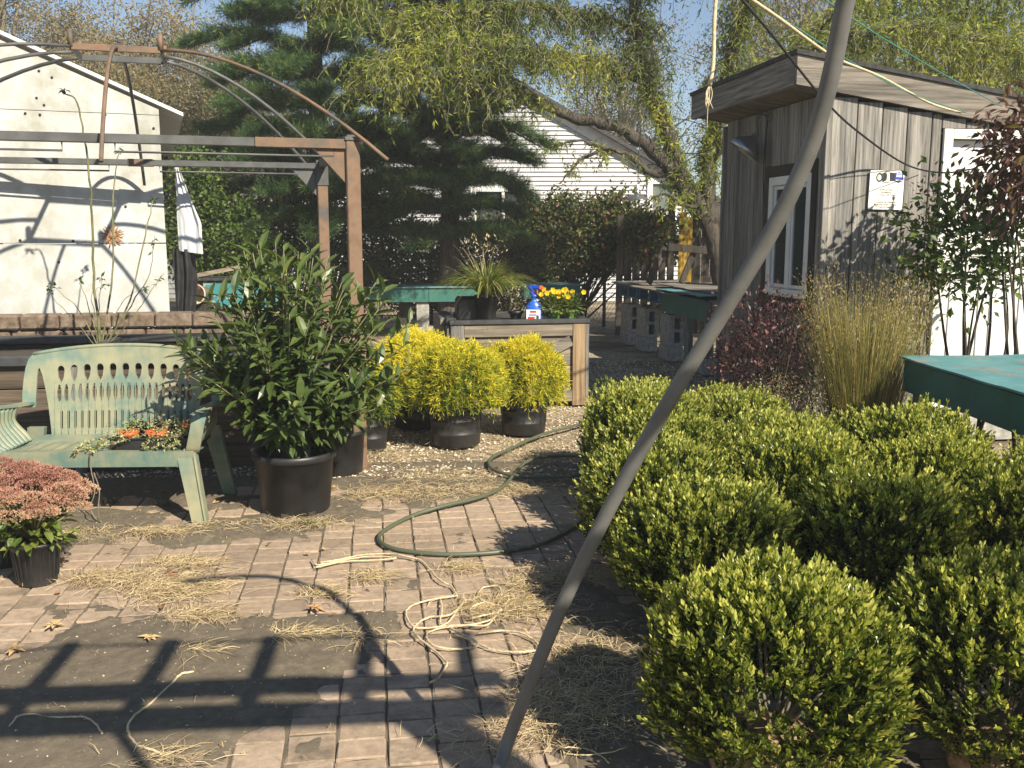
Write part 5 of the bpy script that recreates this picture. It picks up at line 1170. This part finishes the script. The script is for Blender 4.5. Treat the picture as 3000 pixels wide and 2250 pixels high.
mobj('roof', V, [(0, 1, 7, 6), (1, 2, 8, 7), (3, 9, 10, 4), (4, 10, 11, 5), (0, 6, 9, 3), (2, 5, 11, 8), (0, 3, 4, 1), (1, 4, 5, 2), (6, 7, 10, 9), (7, 8, 11, 10)], M['shingle'], h2)

# ------------------------------------------------------------------ fences
FD = 16.6
cf = thing('chain_link_fence', 'old chain link fence overgrown with vines at the back', 'fence', (-2, FD, 0))
for x in (-5.4, -3.4, -1.4, .6, 1.6): ftube('post', [(x, FD, 0), (x, FD, 1.72)], .03, M['gunmetal'], cf, 8)
ftube('top_rail', [(-5.5, FD - .01, 1.68), (1.7, FD - .01, 1.68)], .02, M['gunmetal'], cf, 8)
n = 115; x0 = np.linspace(-5.5, 1.6, n); A = []
for s in (-1, 1):
    pts = np.stack([np.stack([x0, np.full(n, FD - .03 * s), np.full(n, .05)], 1), np.stack([x0 + s * .95, np.full(n, FD - .03 * s), np.full(n, 1.66)], 1)], 1); A.append((ribbon_arrays(pts, np.repeat([[.86, 0, -.5 * s]], n, 0), .006, .006), np.zeros(n)))
fol2('wire_mesh', A, M['gunmetal'], cf)
BFn = Frame((1.75, 15.2, 0), -2)
bf = thing('board_fence', 'dark weathered board fence with a gate and gaps at the back right', 'fence', BFn.p(1, 0))
for a, b_, h in ((.02, .14, 1.7), (.15, .27, 1.75), (.285, .40, 1.74), (.44, .55, 1.7), (.56, .67, 1.72), (1.08, 1.22, 1.85), (1.225, 1.36, 1.9), (1.365, 1.50, 1.86), (1.505, 1.64, 1.88), (1.645, 1.78, 1.85), (1.785, 1.92, 1.9)): fbox('board', BFn, a, b_, 0, .022, .03, h, M['fence_v'], bf)
for z in (.4, 1.45): fbox('rail', BFn, 0, 2.0, .025, .06, z, z + .09, M['fence_v'], bf)
fbox('post', BFn, -.10, .0, -.03, .07, 0, 1.9, M['fence_v'], bf); fbox('post', BFn, .70, .80, -.03, .07, 0, 2.2, M['fence_v'], bf)
yb = thing('yellow_boards', 'two upright yellow stained boards against the back fence', 'boards', BFn.p(.95, -.05, .0))
fbox('board', BFn, .86, .985, -.06, -.03, .0, 1.93, M['yellow_v'], yb); fbox('board', BFn, .99, 1.07, -.058, -.03, .0, 1.86, M['yellow_v'], yb)
# metal dish lamp on a pole
q = P(1868, 585, 12.0); dl_ = thing('dish_lamp', 'shiny metal dish lamp shade hanging from the willow branch', 'lamp', q)
flathe('lamp_shade', [(.016, .13), (.02, .075), (.05, .06), (.11, .03), (.145, 0), (.148, -.004), (.11, .024), (.05, .052), (.001, .06)], q, M['galv'], dl_, 28); flathe('socket', [(.001, .19), (.018, .185), (.02, .131)], q, M['white_paint'], dl_, 12)
ftube('cord', [q + Vector((0, 0, .185)), q + Vector((.0, 0, .45)), q + Vector((.03, .1, .8))], .006, M['black_cable'], dl_, 5)

# ------------------------------------------------------------------ back tables
def table(fr, w_, d_, h, lab, topm, legs=True):
    t_ = thing('teal_table', lab, 'table', fr.p(w_ / 2, d_ / 2)); fbox('table_top', fr, -.03, w_ + .03, -.03, d_ + .03, h - .02, h, topm, t_)
    fbox('apron', fr, 0, w_ * .52 - .003, 0, .035, h - .235, h - .022, M['teal'], t_); fbox('apron', fr, w_ * .52 + .003, w_, 0, .035, h - .235, h - .022, M['teal'], t_); fbox('apron', fr, 0, .035, .037, d_, h - .235, h - .022, M['teal'], t_); fbox('apron', fr, w_ - .035, w_, .037, d_, h - .235, h - .022, M['teal'], t_)
    return t_
tb1 = P(1080, 832, 14.6); F1 = Frame((tb1.x, 14.6, 0), 6); t1 = table(F1, 1.75, .9, .80, 'low teal table with pale stone leg at the back middle', M['teal_top'])
for x in (.72,): fbox('leg', F1, x, x + .19, .05, .22, .18, .56, M['concrete'], t1); fbox('leg_foot', F1, x - .09, x + .30, .0, .3, 0, .178, M['concrete'], t1, .02)
fbox('leg', F1, .45, .65, .3, .5, 0, .56, M['fence_v'], t1); fbox('leg', F1, 1.5, 1.6, .3, .4, 0, .56, M['fence_v'], t1)
tb2 = P(1535, 838, 15.4); F2 = Frame((tb2.x, 15.4, 0), 4); t2 = table(F2, .9, .9, .80, 'dark teal table in the shade of the vines', M['teal_top'])
for x in (.05, .75): fbox('leg', F2, x, x + .1, .05, .15, 0, .56, M['fence_v'], t2)
# table of pallets on concrete blocks
F3 = Frame((2.18, 10.75, 0), 9.5)
t3 = thing('pallet_table', 'long table of pallets under warped plywood beside the shed', 'table', F3.p(.5, 1.6, .6))
fbox('apron', F3, -.01, .03, .0, 1.55, .62, .86, M['teal'], t3); fbox('apron', F3, .032, 1.0, -.01, .03, .62, .86, M['wood_x'], t3); fbox('end_block', F3, -.015, .05, -.06, -.012, .60, .84, M['wood_v'], t3)
pal = []
for y0 in (1.62, 2.62):
    for z0, z1, nm in ((.70, .722, 'pallet_board'), (.845, .867, 'pallet_board')):
        for x in (0, .22, .44, .66): fbox(nm, F3, x, x + .12, y0, y0 + .95, z0, z1, M['blue_pallet'], t3)
    for y_ in (y0, y0 + .43, y0 + .87):
        for x in (0, .33, .66): fbox('pallet_block', F3, x, x + .1, y_, y_ + .08, .724, .843, M['blue_pallet'], t3)
fbox('deck', F3, .035, 1.0, .035, 1.55, .80, .845, M['fence_v'], t3)
for k, (x0, x1, y0, y1, sd, mt) in enumerate(((-.12, 1.0, .7, 3.55, 3, M['wood_x']), (-.10, .95, -.02, 1.45, 9, M['teal_top']), (.1, 1.05, .2, 2.2, 17, M['wood_x']))):
    gx, gy = np.meshgrid(np.linspace(x0, x1, 12), np.linspace(y0, y1, 22)); hz = .872 + .026 * k + .03 * (fbm(gx, gy, 1.9, 3, sd))
    if k == 0: hz = hz + .05 * np.clip((gy - 3.0), 0, 1)
    jag = (fbm(gy * 3, gx * 0 + k, 1.5, 3, sd + 5) - .5) * .16; gx = gx + jag * (gx < x0 + .12)
    V = [F3.p(a, b_, z) for a, b_, z in zip(gx.ravel(), gy.ravel(), hz.ravel())]; n = len(V); V += [v - Vector((0, 0, .012)) for v in V]; nx, ny = 12, 22
    Fs = [(j * nx + i, j * nx + i + 1, (j + 1) * nx + i + 1, (j + 1) * nx + i) for j in range(ny - 1) for i in range(nx - 1)]; Fs += [tuple(n + i for i in f[::-1]) for f in Fs]
    bd = [i for i in range(nx)] + [j * nx + nx - 1 for j in range(1, ny)] + [(ny - 1) * nx + i for i in range(nx - 2, -1, -1)] + [j * nx for j in range(ny - 2, 0, -1)]
    Fs += [(bd[i], bd[i] + n, bd[(i + 1) % len(bd)] + n, bd[(i + 1) % len(bd)]) for i in range(len(bd))]
    mobj('plywood_sheet', V, Fs, mt, t3)
def cblock(fr, lab, up):
    t_ = thing('concrete_block', lab, 'concrete block', fr.o, 'concrete blocks under the pallet table'); a, b_, h = (.2, .2, .395) if up else (.2, .39, .19)
    if up:
        ho = [[(.03, .04), (.17, .04), (.17, .18), (.03, .18)], [(.03, .215), (.17, .215), (.17, .355), (.03, .355)]]
        sheet('shell', [(0, 0), (.2, 0), (.2, .395), (0, .395)], [[(x * .55 + .045, z) for x, z in h_] for h_ in ho], lambda x, z: fr.p(x, 0, z), lambda x, z: fr.p(x, .39, z), M['concrete'], t_)
    else: fbox('shell', fr, 0, .2, 0, .39, 0, .19, M['concrete'], t_, .01)
for k, (x, y_) in enumerate(((.02, .02), (.02, 1.25), (.02, 2.3), (.02, 3.1))):
    nm = ('at the near end of', 'second from the near end under', 'third from the near end under', 'at the far end of')[k]
    cblock(Frame(F3.p(x - .02, y_, 0), 9.5), f'flat base block {nm} the pallet table', False)
    if k: cblock(Frame(F3.p(x + .0, y_ + .02, .193), 9.5), f'hollow upright block {nm} the pallet table', True)
fbox('leg', F3, .03, .12, .03, .11, .193, .62, M['wood_v'], t3); fbox('leg', F3, .03, .12, .70, .78, .0, .62, M['wood_v'], t3); fbox('leg', F3, .85, .95, .03, .11, 0, .62, M['wood_v'], t3); fbox('leg', F3, .85, .95, 3.2, 3.3, 0, .7, M['wood_v'], t3)
# leaning frames behind the pallet table
lf = thing('leaning_frame', 'dark wooden frame leaning behind the pallet table', 'frame', F3.p(.9, 2.2, .9)); a0 = F3.p(.35, 2.9, .93)
for (xa, za), (xb, zb) in (((.15, .92), (.42, 1.42)), ((.42, 1.42), (1.35, 1.34)), ((1.05, .92), (1.22, 1.36)), ((.62, .92), (.85, 1.36))): fbar('bar', F3.p(xa, 2.6, za), F3.p(xb, 2.75, zb), .03, .10, M['fence_v'], lf)

# ------------------------------------------------------------------ things between the white building and the fence
dm = plain('translucent white sheeting', (.50, .52, .55), .45); gx, gy = np.meshgrid(np.linspace(0, 1, 22), np.linspace(0, 1, 20))
q0 = P(500, 490, 8.62); wid = .05 + .165 * np.clip(gy * 1.5, 0, 1) ** 1.1; X = q0.x + .02 + gx * wid; Y = q0.y + .05 * fbm(gx * 2.5, gy * .5, 3, 4, 2) + .012 * fbm(gx, gy, 9, 3, 4); Z = q0.z - gy * .73 - .03 * gx * (gy > .9)
V = np.stack([X, Y, Z], -1).reshape(-1, 3); ii = (np.arange(19)[:, None] * 22 + np.arange(21)[None]).ravel(); Fq = np.stack([ii, ii + 22, ii + 23, ii + 1], 1)
o = mobj('plastic_sheet', np.concatenate([V, V + [0, .004, 0]]), np.concatenate([Fq, Fq[:, ::-1] + len(V)]), dm, None, True); tag(o, 'white plastic sheeting hanging at the corner of the white building', 'plastic sheet')
gx, gy = np.meshgrid(np.linspace(0, 1, 16), np.linspace(0, 1, 14)); q0 = P(503, 730, 8.66)
V = np.stack([q0.x + .0 + gx * (.15 + .02 * np.sin(gy * 9)), q0.y + .03 * np.sin(gx * 13 + gy * 5), q0.z - gy * (q0.z - .01)], -1).reshape(-1, 3); ii = (np.arange(13)[:, None] * 16 + np.arange(15)[None]).ravel(); Fq = np.stack([ii, ii + 16, ii + 17, ii + 1], 1)
o = mobj('black_tarp', np.concatenate([V, V + [0, .12, 0]]), np.concatenate([Fq, Fq[:, ::-1] + len(V)]), M['black_plastic'], None, True); tag(o, 'black plastic tarp bundled below the white sheeting', 'tarp')
tq = P(598, 905, 11.5); TP = Frame((tq.x, 11.5, 0), 5)
tp = thing('peeling_bench', 'peeling teal slatted bench behind the block wall', 'bench', TP.p(.4, .2))
for k in range(6): fbox('slat', TP, 0, .86, 0, .03, .05 + k * .165, .05 + k * .165 + .158, M['teal_peel'], tp)
fbox('top', TP, -.05, .95, -.04, .5, 1.045, 1.075, M['felt'], tp)
for x in (.04, .76): fbox('leg', TP, x, x + .07, .035, .1, 0, 1.04, M['fence_v'], tp)
tag(fbar('lumber_piece', TP.p(-.15, .1, 1.09), TP.p(.42, .05, 1.20), .09, .05, M['tan_x']), 'short tan board lying on top of the peeling teal bench', 'board')
q = P(575, 862, 11.2); tag(flathe('bucket', [(.001, .28), (.09, .28), (.105, .0), (.118, -.005), (.118, -.02), (.105, -.02), (.098, .0), (.085, .27), (.001, .27)], q, surf('beige bucket', [(.4, (.45, .36, .28)), (.6, (.55, .46, .36))], 6, .6, 0), None, 28, ax=(.1, .95, -.1)), 'beige bucket lying on its side by the peeling teal bench', 'bucket')
fbox('crate_stack', Frame((q.x - .16, 11.25, 0), 0), 0, .34, 0, .35, 0, q.z - .12, M['fence_v']); tag(bpy.data.objects['crate_stack'], 'dark wooden crate under the beige bucket', 'crate')

# ------------------------------------------------------------------ vegetation at the back
def leafmass(name, label, cat, base, ells, nleaf, mat, lf, asp, stemsn=20, tint=(0, 1), cl=.25, per=30, group=None, up=.1, stem=M['bark'], r0=.02, mid=None):
    t_ = thing(name, label, cat, base, group); mb = MB(); b_ = Vector(base); A = []; tot = sum(e[1][0] * e[1][1] * e[1][2] for e in ells)
    for cen, rad in ells:
        share = rad[0] * rad[1] * rad[2] / tot; nc = max(2, int(nleaf * share / per)); cc = ell(nc, cen, rad, .35); k_ = np.repeat(cc, per, 0); n = len(k_)
        p = k_ + N.normal(0, cl, (n, 3)) * [1, 1, .7]; p = p[p[:, 2] > .03]; n = len(p); L = N.uniform(*lf, n)
        A.append((leaf_arrays(p, rdir(n) + UP * up, rdir(n) + UP * .4, L, L * asp), np.clip(N.uniform(*tint, n) * .75 + .25 * np.repeat(N.random(nc + 1), per)[:n], 0, 1)))
        for e in ell(max(2, int(stemsn * share)), cen, rad, .3):
            e = Vector(e); m_ = Vector(mid) if mid else b_.lerp(e, .5) + Vector((R.gauss(0, .1), R.gauss(0, .1), .1)); q = spline([b_ + Vector((R.gauss(0, .1), R.gauss(0, .05), 0)), m_, e], 5)
            mb.tube(q, [r0 * (1 - .85 * i / (len(q) - 1)) for i in range(len(q))], 5)
    mb.obj('branches', stem, t_, smooth=True); fol2('foliage', A, mat, t_); return t_
# vines and shrubs on the fence
leafmass('fence_vine', 'reddish green vine heaped over the chain link fence, right half', 'vine', (1.0, 16.4, 0), [((.55, 16.3, 1.35), (.75, .35, .75)), ((1.45, 16.0, 1.55), (.6, .35, .65)), ((2.1, 15.5, 1.5), (.55, .3, .5)), ((2.2, 15.1, 1.66), (.3, .2, .22)), ((.9, 16.2, 2.05), (.22, .2, .25)), ((1.7, 15.8, 2.1), (.2, .2, .25)), ((.3, 16.3, 1.95), (.25, .2, .2))], 27000, M['vine_leaf'], (.05, .10), .55, 60, (0, 1), .13, 22, up=-.3)
leafmass('fence_vine', 'dark brown vine thicket in the middle of the chain link fence', 'vine', (-.6, 16.4, 0), [((-.5, 16.4, 1.1), (.9, .3, .8)), ((-1.7, 16.7, .95), (.9, .25, .85)), ((-3.2, 16.9, .9), (1.2, .3, .85)), ((-.6, 17.2, 1.0), (2.0, .3, .9))], 26000, M['vine_leaf'], (.05, .09), .5, 90, (0, .85), .16, 22, up=-.4)
leafmass('green_shrub', 'bright green leafy shrub beside the white building', 'shrub', (-4.1, 13.4, 0), [((-4.1, 13.3, 1.55), (.72, .5, .65)), ((-3.6, 13.5, 1.0), (.5, .4, .6)), ((-4.3, 13.3, 2.3), (.4, .35, .5))], 11000, M['shrub_leaf'], (.05, .09), .6, 40, (.1, 1), .12, 16)
leafmass('dark_shrub', 'dark leafy shrub in front of the grey house', 'shrub', (-3.0, 15.5, 0), [((-3.1, 15.4, 1.9), (1.0, .5, .9)), ((-2.2, 15.6, 1.5), (.6, .4, 1.0))], 9000, M['vine_leaf'], (.05, .09), .6, 60, (0, .75), .16, 14)
leafmass('hedge_shrub', 'olive green shrub mass above the white drape', 'shrub', (-6.0, 19, 0), [((-5.8, 19, 2.6), (1.6, .9, 1.5)), ((-7.4, 19.5, 2.8), (1.3, .8, 1.6)), ((-4.4, 18.5, 2.6), (1.1, .7, 1.1))], 20000, M['oak_leaf'], (.05, .09), .55, 60, (0, .6), .2, 18)
# oaks far behind
def oak(label, x, y, h, rx, nl, tint):
    t_ = thing('oak_tree', label, 'tree', (x, y, 0), 'autumn oaks behind the white building'); mb = MB(); top = Vector((x, y, h)); ends = []
    mb.tube(spline([(x, y, 0), (x + .1, y, h * .3), (x - .1, y, h * .55)], 5), [.28 - .015 * i for i in range(11)], 8)
    for k in range(26):
        a = R.random() * 6.28; r_ = rx * R.uniform(.35, 1.0); z = h * R.uniform(.45, .97); r_ *= 1.05 - .55 * (z / h - .45) / .55; e = Vector((x + r_ * math.cos(a), y + r_ * math.sin(a), z)); s = Vector((x, y, h * R.uniform(.22, .5)))
        q = spline([s, s.lerp(e, .5) + Vector((R.gauss(0, .2), R.gauss(0, .2), R.gauss(.3, .15))), e], 5); mb.tube(q, [.11 * (1 - .88 * i / (len(q) - 1)) for i in range(len(q))], 5)
        for j in range(8):
            f = Vector((R.gauss(0, .7), R.gauss(0, .7), R.gauss(.4, .4))); s2 = q[R.randint(4, 10)]; q2 = spline([s2, s2 + f * .6 + Vector((0, 0, .1)), s2 + f * 1.3], 3); mb.tube(q2, [.03 * (1 - .85 * i / (len(q2) - 1)) for i in range(len(q2))], 4); ends.append(q2[-1])
        ends.append(e)
    mb.obj('trunk', M['twig'], t_, smooth=True)
    k_ = np.repeat(np.array(ends), max(1, int(nl * 1.9) // len(ends)), 0); n = len(k_); p = k_ + N.normal(0, .27, (n, 3)); L = N.uniform(.06, .115, n)
    fol('crown', leaf_arrays(p, rdir(n) - UP * .5, rdir(n), L, L * .55), np.clip(N.uniform(*tint, n), 0, 1), M['oak_leaf'], t_)
oak('tall half bare oak at the far left edge', -15.6, 29, 12.5, 3.4, 13000, (0, .8)); oak('rounded brown oak right of the tall bare one', -13.1, 31, 8.7, 2.6, 15000, (.2, 1)); oak('brown topped oak left of the pine', -10.6, 30, 8.0, 2.4, 15000, (.2, 1)); oak('low olive oak behind the gazebo dome', -11.6, 26, 5.8, 2.4, 13000, (0, .8))
oak('olive oak half hidden by the pine boughs', -8.2, 28, 6.6, 2.2, 12000, (0, .7)); oak('distant brown oak behind the willow on the right', 8.5, 30, 11, 4, 12000, (0, .9)); oak('distant oak behind the shed roof', 14, 31, 11, 4, 10000, (0, .9)); oak('distant oak above the house roof', 4.0, 36, 9, 3.2, 8000, (0, .8))

# pines
def pine(label, x, y, h, r0, zlo, n_wh, dens, lean=0):
    t_ = thing('pine_tree', label, 'tree', (x, y, 0), 'white pines'); mb = MB(); mb.tube(spline([(x, y, 0), (x + .05, y, h * .4), (x + lean, y, h)], 6), [.20 - .014 * i for i in range(13)], 8); mb.obj('trunk', M['bark'], t_, smooth=True)
    tp, td = [], []
    for w_ in range(n_wh):
        z = zlo + (h - zlo) * w_ / n_wh; rl = r0 * (1 - .62 * w_ / n_wh)
        for k in range(7):
            a = 6.28 * k / 7 + w_ * 1.3 + R.gauss(0, .25); L = rl * R.uniform(.6, 1.08); dr = Vector((math.cos(a), math.sin(a), 0)); s = Vector((x, y, z))
            q = spline([s, s + dr * L * .5 + Vector((0, 0, .10 * L)), s + dr * L + Vector((0, 0, R.uniform(-.18, .12) * L))], 6); ftube('bough', q, [.035 * (1 - .85 * i / (len(q) - 1)) for i in range(len(q))], M['bark'], t_, 5)
            for j in range(int(dens * L)):
                f = R.random() ** .7; i_ = min(len(q) - 2, int(f * (len(q) - 1))); b_ = q[i_].lerp(q[i_ + 1], R.random()); sd = dr.cross(Vector((0, 0, 1))) * R.choice((-1, 1)); ln = R.uniform(.1, .5) * (1.15 - .6 * f)
                dd = (dr * .8 + sd * R.uniform(.2, 1) + Vector((0, 0, R.uniform(-.1, .35)))).normalized(); e = b_ + dd * ln
                for m_ in range(3): tp.append(b_.lerp(e, .4 + .3 * m_)); td.append(dd)
    tp, td = np.array(tp), np.array(td); k = 10; n = len(tp) * k; p = np.repeat(tp, k, 0) + N.normal(0, .012, (n, 3)); d = unit(np.repeat(td, k, 0) * .75 + rdir(n) * .85 + UP * .12); L = N.uniform(.09, .15, n)
    tn = np.clip(np.repeat(N.normal(.45, .22, len(tp)), k) + N.normal(0, .1, n), 0, 1)
    fol('crown', leaf_arrays(p, d, rdir(n), L, np.full(n, .0075), .0, .4), tn, M['pine_leaf'], t_)
pine('dark white pine with drooping boughs behind the gazebo corner', -2.9, 14.4, 8.8, 2.2, 1.75, 17, 100); pine('second dark pine, in front of the house wall', -1.0, 15.0, 7.2, 1.75, 1.55, 15, 105)

# corkscrew willow
wt = thing('willow_tree', 'corkscrew willow with leaning trunk and yellow green hanging leaves', 'tree', (2.85, 12.6, 0))
mb = MB(); limbs = []
def limb(pts, r0, r1):
    q = spline([Vector(p_) for p_ in pts], 6); q = [p_ + Vector((R.gauss(0, .012), R.gauss(0, .012), R.gauss(0, .012))) for p_ in q]; k = len(q); mb.tube(q, [r0 + (r1 - r0) * i / (k - 1) for i in range(k)], 9); limbs.append(q)
W = lambda u, v, d=12.6: P(u, v, d)
limb([(2.88, 12.7, 0), W(2110, 790), W(2070, 640), W(1985, 520), W(1900, 430), W(1800, 370), W(1680, 345), W(1560, 290, 12.3), W(1450, 240, 12.1), W(1320, 210, 12)], .14, .025)
limb([W(2085, 665), W(2010, 560), W(1960, 400), W(1905, 250), W(1870, 90), W(1830, -90), W(1740, -280)], .12, .03)
limb([W(2085, 665), W(2075, 480), W(2110, 300), W(2150, 120), W(2210, -60, 12.2), W(2330, -240, 12)], .11, .03)
limb([W(2110, 300), W(2280, 190, 12.2), W(2480, 110, 12), W(2700, 80, 11.8), W(2900, 120, 11.6), W(3060, 190, 11.5)], .06, .015)
limb([W(2075, 480), W(2240, 250), W(2420, 60), W(2640, -60), W(2860, -100), W(3060, -60)], .06, .015)
limb([W(1985, 520), W(1900, 500), W(1830, 450), W(1760, 440, 12.4), W(1690, 480, 12.3), W(1640, 540, 12.2)], .05, .008)
limb([W(1830, 450), W(1740, 425, 12.3), W(1660, 415, 12.2), W(1600, 440, 12.2)], .025, .006)
limb([W(1870, 90), W(1700, 40), W(1520, 20, 12.2), W(1350, 40, 12), W(1180, 60, 11.8)], .05, .012)
limb([W(1905, 250), W(1740, 190), W(1560, 150, 12), W(1380, 140, 11.8), W(1200, 170, 11.6), W(1060, 220, 11.6)], .05, .012)
limb([W(1830, -90), W(1600, -160), W(1350, -150, 12), W(1100, -90, 11.8), W(960, -20, 11.7)], .05, .012)
limb([W(2210, -60, 12.2), W(2050, -180, 12), W(1950, -260, 12)], .04, .015)
limb([W(2060, 620), W(2000, 600, 12.4), W(1950, 570, 12.3), W(1880, 600, 12.2)], .03, .01)
mb.obj('trunk', M['bark'], wt, smooth=True)
TW = []; st = []
for q in limbs[1:]:
    k = len(q)
    low = q[-1].z < 2.9 and q[-1].x < 2.2
    for j in range(int(k * (1.0 if low else (28 if q[-1].x < -.5 else 21)))):
        i_ = min(k - 2, int(k * (.12 + .88 * R.random()))); st.append(q[i_].lerp(q[i_ + 1], R.random()))
q = limbs[0]
for j in range(170): i_ = R.randint(int(len(q) * .74), len(q) - 2); st.append(q[i_].lerp(q[i_ + 1], R.random()))
st = np.array(st); n = len(st)
# twigs: go out a little, then hang and twist
k = 9; t = np.linspace(0, 1, k); a = N.uniform(0, 6.28, n); o_ = np.stack([np.cos(a), np.sin(a), N.uniform(-.5, 1.1, n)], 1); L = N.uniform(.3, .9, n) * N.uniform(.6, 1.2, n)
L = np.where((st[:, 2] < 3.4) & (st[:, 0] > -.2), L * .42, L)
pts = st[:, None] + L[:, None, None] * (o_[:, None] * (.95 * t - .3 * t ** 2)[None, :, None] - UP * (.75 * t ** 1.9)[None, :, None])
ph = N.uniform(0, 6.28, (n, 1)); pts[..., 0] += .035 * np.sin(t[None] * 14 + ph); pts[..., 1] += .035 * np.cos(t[None] * 13 + ph)
twa = ribbon_arrays(pts, rdir(n), .009, .004); fol('twigs', twa, N.random(n), M['twig'], wt)
m_ = 15; ix = N.integers(1, k - 1, (n, m_)); fr = N.random((n, m_, 1)); p = (pts[np.arange(n)[:, None], ix] * (1 - fr) + pts[np.arange(n)[:, None], ix + 1] * fr).reshape(-1, 3); q = len(p)
keep = N.random(q) < .9; p = p[keep]; q = len(p); L2 = N.uniform(.055, .105, q)
tw_t = np.repeat(.48 + .5 * (fbm(st[:, 0], st[:, 2], 1.6, 3, 31) - .5) * 2 + N.normal(0, .12, n), m_)[keep]
fol('crown', leaf_arrays(p, rdir(q) * .9 - UP * .65, rdir(q), L2, L2 * .21, .2, .4), np.clip(tw_t + N.normal(0, .15, q), 0, 1), M['willow_leaf'], wt)
# a long low sprig crossing before the fence
sq = spline([P(2120, 610, 11.5), P(2000, 640, 11.5), P(1960, 655, 11.5), P(1905, 670, 11.5)], 6)
# yellow green tree behind the shed roof, right
leafmass('bright_tree', 'yellow green leafy tree behind the shed roof at the right', 'tree', (5.6, 13.5, 0), [((5.2, 13.2, 4.0), (1.5, .9, .75)), ((6.6, 13.4, 3.9), (1.2, .9, .8)), ((5.9, 13.6, 5.1), (1.6, .9, .6))], 15000, M['willow_leaf'], (.06, .11), .30, 40, (.15, 1), .18, 16, up=-.5, r0=.05)
# ------------------------------------------------------------------ thin scattering volume added in place of lens glare
mz = bpy.data.materials.new('thin haze'); mz.use_nodes = True; tz = mz.node_tree; tz.nodes.clear()
oz = nd(tz, 'ShaderNodeOutputMaterial'); pv = nd(tz, 'ShaderNodeVolumePrincipled'); pv.inputs['Color'].default_value = (.9, .92, .95, 1); pv.inputs['Density'].default_value = .0026; tz.links.new(pv.outputs[0], oz.inputs['Volume'])
hb = MB(); hb.box(ID, -100, 100, -30, 120, -1.2, 15, 0.001)
tag(hb.obj('glare_veil', mz), 'thin air volume added to stand in for lens glare', 'glare_veil', kind='stuff')
